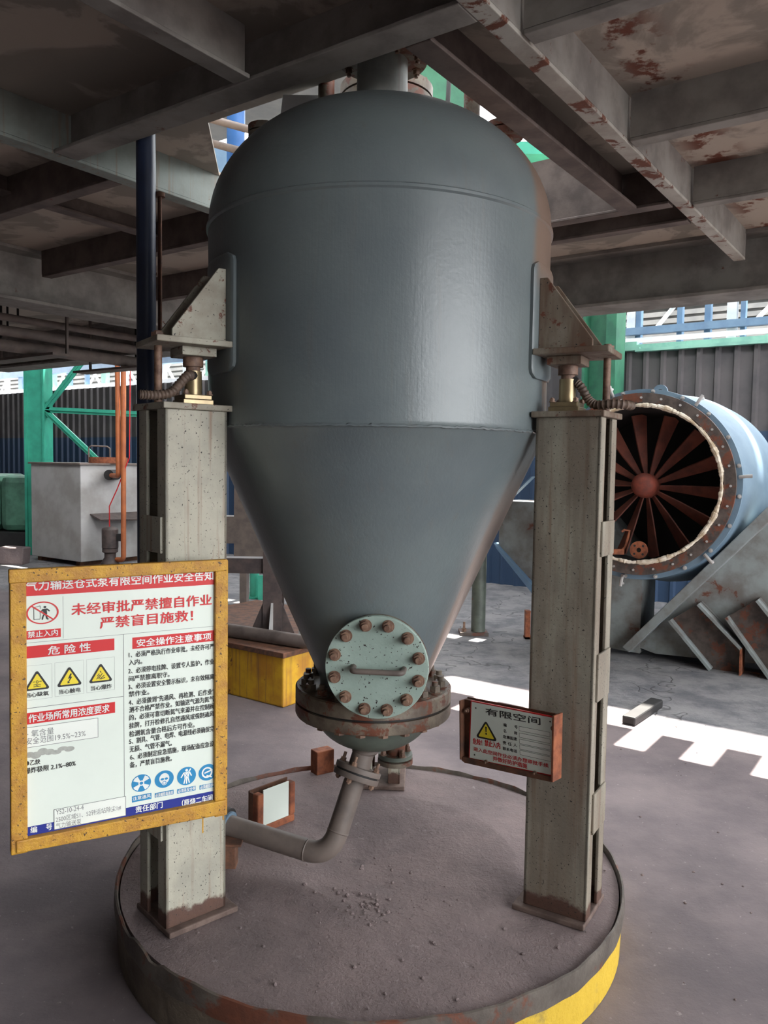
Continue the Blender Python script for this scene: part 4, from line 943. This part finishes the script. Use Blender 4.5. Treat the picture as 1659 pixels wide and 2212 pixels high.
m = MB(); m.box((0.72, 7.3, 0.0), (0.98, 7.5, 0.03)); m.build('base_plate', 'fanrust', gp, smooth=False); hexbolt(gp, (0.76, 7.36, 0.03), (0, 0, 1), 0.02, 0.03, 0.06)
m = MB(); m.box((1.30, 7.2, 0), (1.345, 7.27, 0.26)); m.box((1.30, 7.2, 0), (1.42, 7.3, 0.02))
tag(m.build('rusty_stub', 'rustorange', smooth=False), 'short rusty angle stub standing just left of the right post', 'stub')
m = MB(); m.box((-0.14, -0.5, 0.0), (0.14, 0.5, 0.055), Matrix.Translation((1.67, 5.02, 0)) @ Matrix.Rotation(math.radians(-38), 4, 'Z') @ Matrix.Diagonal((0.3, 0.5, 1, 1)))
tag(m.build('floor_strip', 'dark', smooth=False, bevel=0.01), 'dark steel strip lying in the sun patch right of the right post', 'strip')

# ------------------------------------------------------------------ far left: grey tank, pump, orange pipes, green column
gt = thing('grey_tank', 'grey rectangular steel tank in the left background', 'tank', (-4.39, 11.58, 0))
m = MB(); Qg = Matrix.Translation((-4.39, 11.58, 0)) @ MAB
m.box((-1.28, 0, 0.07), (0, 1.5, 1.49), Qg); m.build('tank_body', 'greybox', gt, smooth=False, bevel=0.01)
m = MB(); m.box((-1.31, -0.03, 1.485), (0.03, 1.53, 1.51), Qg); m.build('tank_rim', 'pipegrey', gt, smooth=False)
m = MB(); m.box((-1.2, 0.05, 0), (-1.1, 1.45, 0.07), Qg); m.box((-0.2, 0.05, 0), (-0.1, 1.45, 0.07), Qg); m.build('skids', 'rust', gt, smooth=False)
m = MB(); m.prism([(0.0, 0.15), (0.22, 0.18), (0.30, 1.0), (0.0, 1.0)], -0.01, 0.01, Qg @ Matrix.Translation((0, 0, 0.76)) @ Matrix.Rotation(0.35, 4, 'Y')); m.build('splash_hood', 'motor', gt, smooth=False)
m = MB(); m.cyl((-4.20, 12.2, 1.51), (-4.20, 12.2, 1.60), 0.28, seg=36); m.build('top_hatch', 'rustorange', gt)
m = MB(); m.tube([(-4.46, 12.1, 1.50), (-4.46, 12.1, 1.74), (-4.42, 12.1, 1.77), (-4.18, 12.1, 1.76), (-4.14, 12.1, 1.73), (-4.14, 12.1, 1.6)], 0.012, 8); m.build('hatch_rail', 'pipegrey', gt)
m = MB(); m.cyl((-4.05, 11.78, 1.34), (-4.04, 12.1, 1.34), 0.075); m.build('inlet_port', 'dark', gt)
pu = thing('motor_pump', 'grimy brown upright motor pump in front of the grey tank', 'pump', (-3.94, 11.5, 0))
m = MB(); m.cyl((-3.94, 11.5, 0.30), (-3.94, 11.5, 0.56), 0.115, seg=24); m.sphere((-3.94, 11.5, 0.56), 0.115, (1, 1, 0.4)); m.build('motor', 'motor', pu)
m = MB(); m.box((-3.83, 11.45, 0.40), (-3.775, 11.55, 0.50)); m.build('terminal_box', 'dark', pu, smooth=False)
m = MB(); m.lathe([(0, 0.03), (0.12, 0.03), (0.13, 0.08), (0.08, 0.16), (0.08, 0.22), (0.11, 0.24), (0.11, 0.29), (0, 0.30)], 28, Matrix.Translation((-3.94, 11.5, 0))); m.build('pump_casing', 'motor', pu)
m = MB(); m.box((-4.1, 11.36, 0.0), (-3.78, 11.62, 0.035)); m.build('base_frame', 'rust', pu, smooth=False)
op = tag(MB().tube(bend((-3.79, 11.4, 2.95), (-3.79, 11.42, 1.335), (-4.03, 11.82, 1.335), 0.07, 8), 0.034, 14).build('orange_pipe', 'orange'), 'orange pipe bending into the upper port of the grey tank', 'pipe')
op = tag(MB().tube(bend((-3.705, 11.4, 2.95), (-3.715, 11.4, 0.14), (-3.84, 11.48, 0.13), 0.06, 8), 0.036, 14).build('orange_pipe', 'orange'), 'orange pipe running down to the pump beside the grey tank', 'pipe')
tag(MB().tube([(-3.60, 11.38, 2.9), (-3.62, 11.38, 1.6), (-3.80, 11.4, 1.15), (-3.93, 11.45, 0.9), (-3.94, 11.48, 0.60)], 0.008, 8).build('power_cable', 'red'), 'thin red cable hanging down to the pump motor', 'cable')
gc = thing('green_column', 'tall sea-green steel column behind the grey tank with braces', 'column', (-5.6, 12.95, 0))
m = MB(); m.box((-5.79, 12.9, 0), (-5.75, 13.25, 3.6)); m.box((-5.50, 12.9, 0), (-5.47, 13.25, 3.6)); m.box((-5.77, 12.93, 0), (-5.48, 12.95, 3.6)); m.build('column_shaft', 'green', gc, smooth=False)
for p, q in (((-5.47, 13.0, 2.35), (-3.0, 13.0, 2.27)), ((-5.47, 13.0, 2.33), (-4.5, 13.0, 1.42)), ((-5.47, 13.0, 2.36), (-4.9, 13.0, 3.1))):
    m = MB(); p, q = Vector(p), Vector(q); d = (q - p); Qb = Matrix.Translation(p) @ d.to_track_quat('X', 'Z').to_matrix().to_4x4()
    m.box((0, -0.05, -0.045), (d.length, 0.0, 0.045), Qb); m.box((0, -0.08, -0.008), (d.length, -0.05, 0.008), Qb); m.build('brace', 'green', gc, smooth=False)
m = MB(); m.box((-5.47, 12.99, 2.22), (-5.38, 13.01, 2.48)); m.build('gusset_plate', 'green', gc, smooth=False)
m = MB(); m.box((-9.5, 13.9, 0.28), (-6.72, 15.2, 1.275)); tag(m.build('green_tank', 'greentank', smooth=False, bevel=0.12), 'weathered green tank at the left edge, the part left of its seam', 'tank')
m = MB(); m.box((-6.69, 13.9, 0.28), (-6.1, 15.2, 1.26)); tag(m.build('green_tank', 'greentank', smooth=False, bevel=0.12), 'weathered green tank right of the dark seam, beside the green column', 'tank')
m = MB(); m.box((-9.5, 13.7, 0.0), (-6.0, 15.2, 0.28)); tag(m.build('skid_base', 'dark', smooth=False), 'black skid under the green tanks at far left', 'skid')
m = MB(); m.box((-5.66, 11.72, 0), (-5.30, 12.0, 0.26)); 
for v in m.bm.verts: v.co += Vector((random.uniform(-.02, .02), random.uniform(-.02, .02), random.uniform(-.02, .0)))
tag(m.build('concrete_block', 'concrete', smooth=False, bevel=0.02), 'rough pinkish concrete block left of the grey tank foot', 'block')
gr = thing('green_column', 'green steel column beside the corrugated wall left of the fan', 'column', ab(-3.33, 8.8, 0))
m = MB(); m.box((-3.52, 8.75, 0), (-3.49, 9.05, 4.6), MAB); m.box((-3.25, 8.75, 0), (-3.135, 9.05, 4.6), MAB); m.box((-3.50, 8.9, 0), (-3.25, 8.92, 4.6), MAB); m.build('column_shaft', 'green2', gr, smooth=False)
m = MB(); p, q = ab(-3.5, 8.85, 2.35), ab(-4.6, 8.85, 1.5); d = q - p; m.box((0, -0.03, -0.03), (d.length, 0.03, 0.03), Matrix.Translation(p) @ d.to_track_quat('X', 'Z').to_matrix().to_4x4()); m.build('brace', 'green2', gr, smooth=False)

# ------------------------------------------------------------------ above the deck, seen through the hole
tag(MB().cyl((-0.935, 5.0, 2.966), (-0.935, 5.0, 4.6), 0.055, seg=20).build('blue_riser', 'riser'), 'bright blue riser pipe seen through the deck gap left of the dome', 'pipe')
tag(MB().tube([(-1.6, 4.85, 3.72), (-0.4, 4.85, 3.42)], 0.022, 12).build('handrail', 'pipegrey'), 'upper sloping grey rail seen left of the dome through the gap', 'rail')
tag(MB().tube([(-1.6, 4.9, 3.60), (-0.4, 4.9, 3.30)], 0.022, 12).build('handrail', 'pipegrey'), 'lower sloping grey rail seen left of the dome through the gap', 'rail')
m = MB(); m.box((-1.35, 5.6, 2.966), (-1.02, 5.62, 3.72)); tag(m.build('pale_panel', 'paleblue', smooth=False), 'pale sheet panel standing above the deck left of the dome', 'panel')
m = MB(); m.box((0.20, 5.6, 3.2), (0.60, 6.2, 4.3)); m.box((0.3, 5.7, 2.966), (0.36, 6.1, 3.2)); m.box((0.5, 5.7, 2.966), (0.56, 6.1, 3.2)); tag(m.build('green_cabinet', 'green2', smooth=False, bevel=0.01), 'green machine casing above the deck right of the vessel neck', 'cabinet')
m = MB(); m.box((0.15, 5.55, 4.32), (0.75, 6.2, 4.42)); tag(m.build('yellow_beam', 'yellow', smooth=False), 'yellow steel edge above the green machine casing', 'beam')
m = MB(); m.box((0.75, 5.4, 3.62), (1.3, 5.6, 3.70)); m.cyl((1.25, 5.5, 2.966), (1.25, 5.5, 3.65), 0.03); tag(m.build('teal_rail', 'green', smooth=False), 'short teal rail peeping past the right shoulder of the dome', 'rail')
tag(MB().tube([(0.21, 3.05, 2.60), (0.215, 3.1, 2.9), (0.23, 3.2, 3.2), (0.3, 3.4, 3.4)], 0.009, 10).build('black_hose', 'dark'), 'thin dark hose rising beside the vessel neck', 'hose')

# ------------------------------------------------------------------ outside: sunlit pipe racks and cladding beyond the wall
def pipe_rack(label, a0, a1, b, hz, posts, diag, zt):
    r = thing('pipe_rack', label, 'rack', ab((a0 + a1) / 2, b, 0))
    for z, r_, mt in hz:
        m = MB(); m.box((a0, b - r_, z - r_), (a1, b + r_, z + r_), MAB); m.build('rack_rail', mt, r, smooth=False)
    for a, w, mt in posts:
        m = MB(); m.box((a - w / 2, b - 0.06 + 0.12, 0), (a + w / 2, b + 0.06 + 0.12, zt), MAB); m.build('rack_post', mt, r, smooth=False)
    for p, q in diag:
        m = MB(); p, q = ab(p[0], b + 0.3, p[1]), ab(q[0], b + 0.3, q[1]); m.tube([p, q], 0.035, 8); m.build('rack_brace', 'white', r)
    return r
pipe_rack('bright pale-blue pipe rack outside above the fan wall', -9.0, 3.0, 13.0,
          [(3.76, 0.055, 'paleblue'), (3.615, 0.035, 'white'), (4.25, 0.05, 'white'), (3.40, 0.03, 'paleteal')],
          [(-4.44, 0.14, 'white'), (-4.32, 0.08, 'paleblue'), (-3.67, 0.08, 'paleblue'), (-3.25, 0.09, 'paleblue'), (-2.90, 0.14, 'white'), (-2.74, 0.07, 'paleblue'), (-1.8, 0.12, 'white'), (-6.2, 0.14, 'white'), (-7.5, 0.1, 'paleblue')],
          [((-4.15, 3.78), (-3.75, 4.25)), ((-2.65, 3.78), (-2.2, 4.25)), ((-3.6, 3.4), (-3.9, 3.0)), ((-6.1, 3.8), (-5.4, 4.3))], 6.0)
random.seed(3)
pipe_rack('bright white lattice rack outside behind the far left wall', -27.0, -10.0, 13.0,
          [(3.45, 0.09, 'white'), (3.12, 0.05, 'white'), (4.0, 0.08, 'paleblue'), (2.85, 0.05, 'paleteal')],
          [(-26.5 + 0.8 * i, random.choice((0.07, 0.12, 0.2)), random.choice(('white', 'paleblue', 'white', 'paleteal'))) for i in range(20)],
          [((-26 + 1.5 * i, 3.0), (-25 + 1.5 * i, 4.1)) for i in range(10)] + [((-25.4 + 1.5 * i, 4.1), (-24.6 + 1.5 * i, 3.1)) for i in range(10)], 6.0)
m = MB()
for i in range(36):
    z = 2.0 + 0.16 * i; m.box((-40, 18.0, z), (25, 18.1, z + 0.10), MAB); m.box((-40, 18.1, z + 0.10), (25, 18.16, z + 0.16), MAB)
m.box((-40, 18.1, 0), (25, 18.2, 2.0), MAB)
tag(m.build('ribbed_building', 'ribwall', smooth=False), 'grey-beige ribbed building side beyond the pipe racks', 'building')

# grit scattered on the plinth and floor
m = MB(); random.seed(11)
for i in range(300):
    if i >= 170:
        r_ = abs(random.gauss(0, 0.12)); a = random.uniform(-PI, PI); p = Vector((-0.03 + 1.5 * r_ * math.cos(a), 2.45 + r_ * math.sin(a), 0.182))
    elif i < 90:
        r_ = 0.84 * math.sqrt(random.random()); a = random.uniform(-PI, 0.3); p = Vector((AX + r_ * math.cos(a), AY + r_ * math.sin(a), 0.181))
    else:
        p = Vector((random.uniform(0.8, 2.4), random.uniform(1.6, 5.0), 0.001))
        if (p.x - AX) ** 2 + (p.y - AY) ** 2 < 0.82: continue
    s_ = random.choice((0.002, 0.003, 0.003, 0.005, 0.007))
    bmesh.ops.create_icosphere(m.bm, subdivisions=1, radius=s_, matrix=Matrix.Translation(p) @ Matrix.Rotation(random.random() * 3, 4, 'Z') @ Matrix.Diagonal((1, random.uniform(.6, 1.3), random.uniform(.5, .9), 1)))
g = tag(m.build('grit', 'concrete', smooth=False), 'loose grit and pebbles scattered over plinth and floor', 'grit'); g['kind'] = 'stuff'
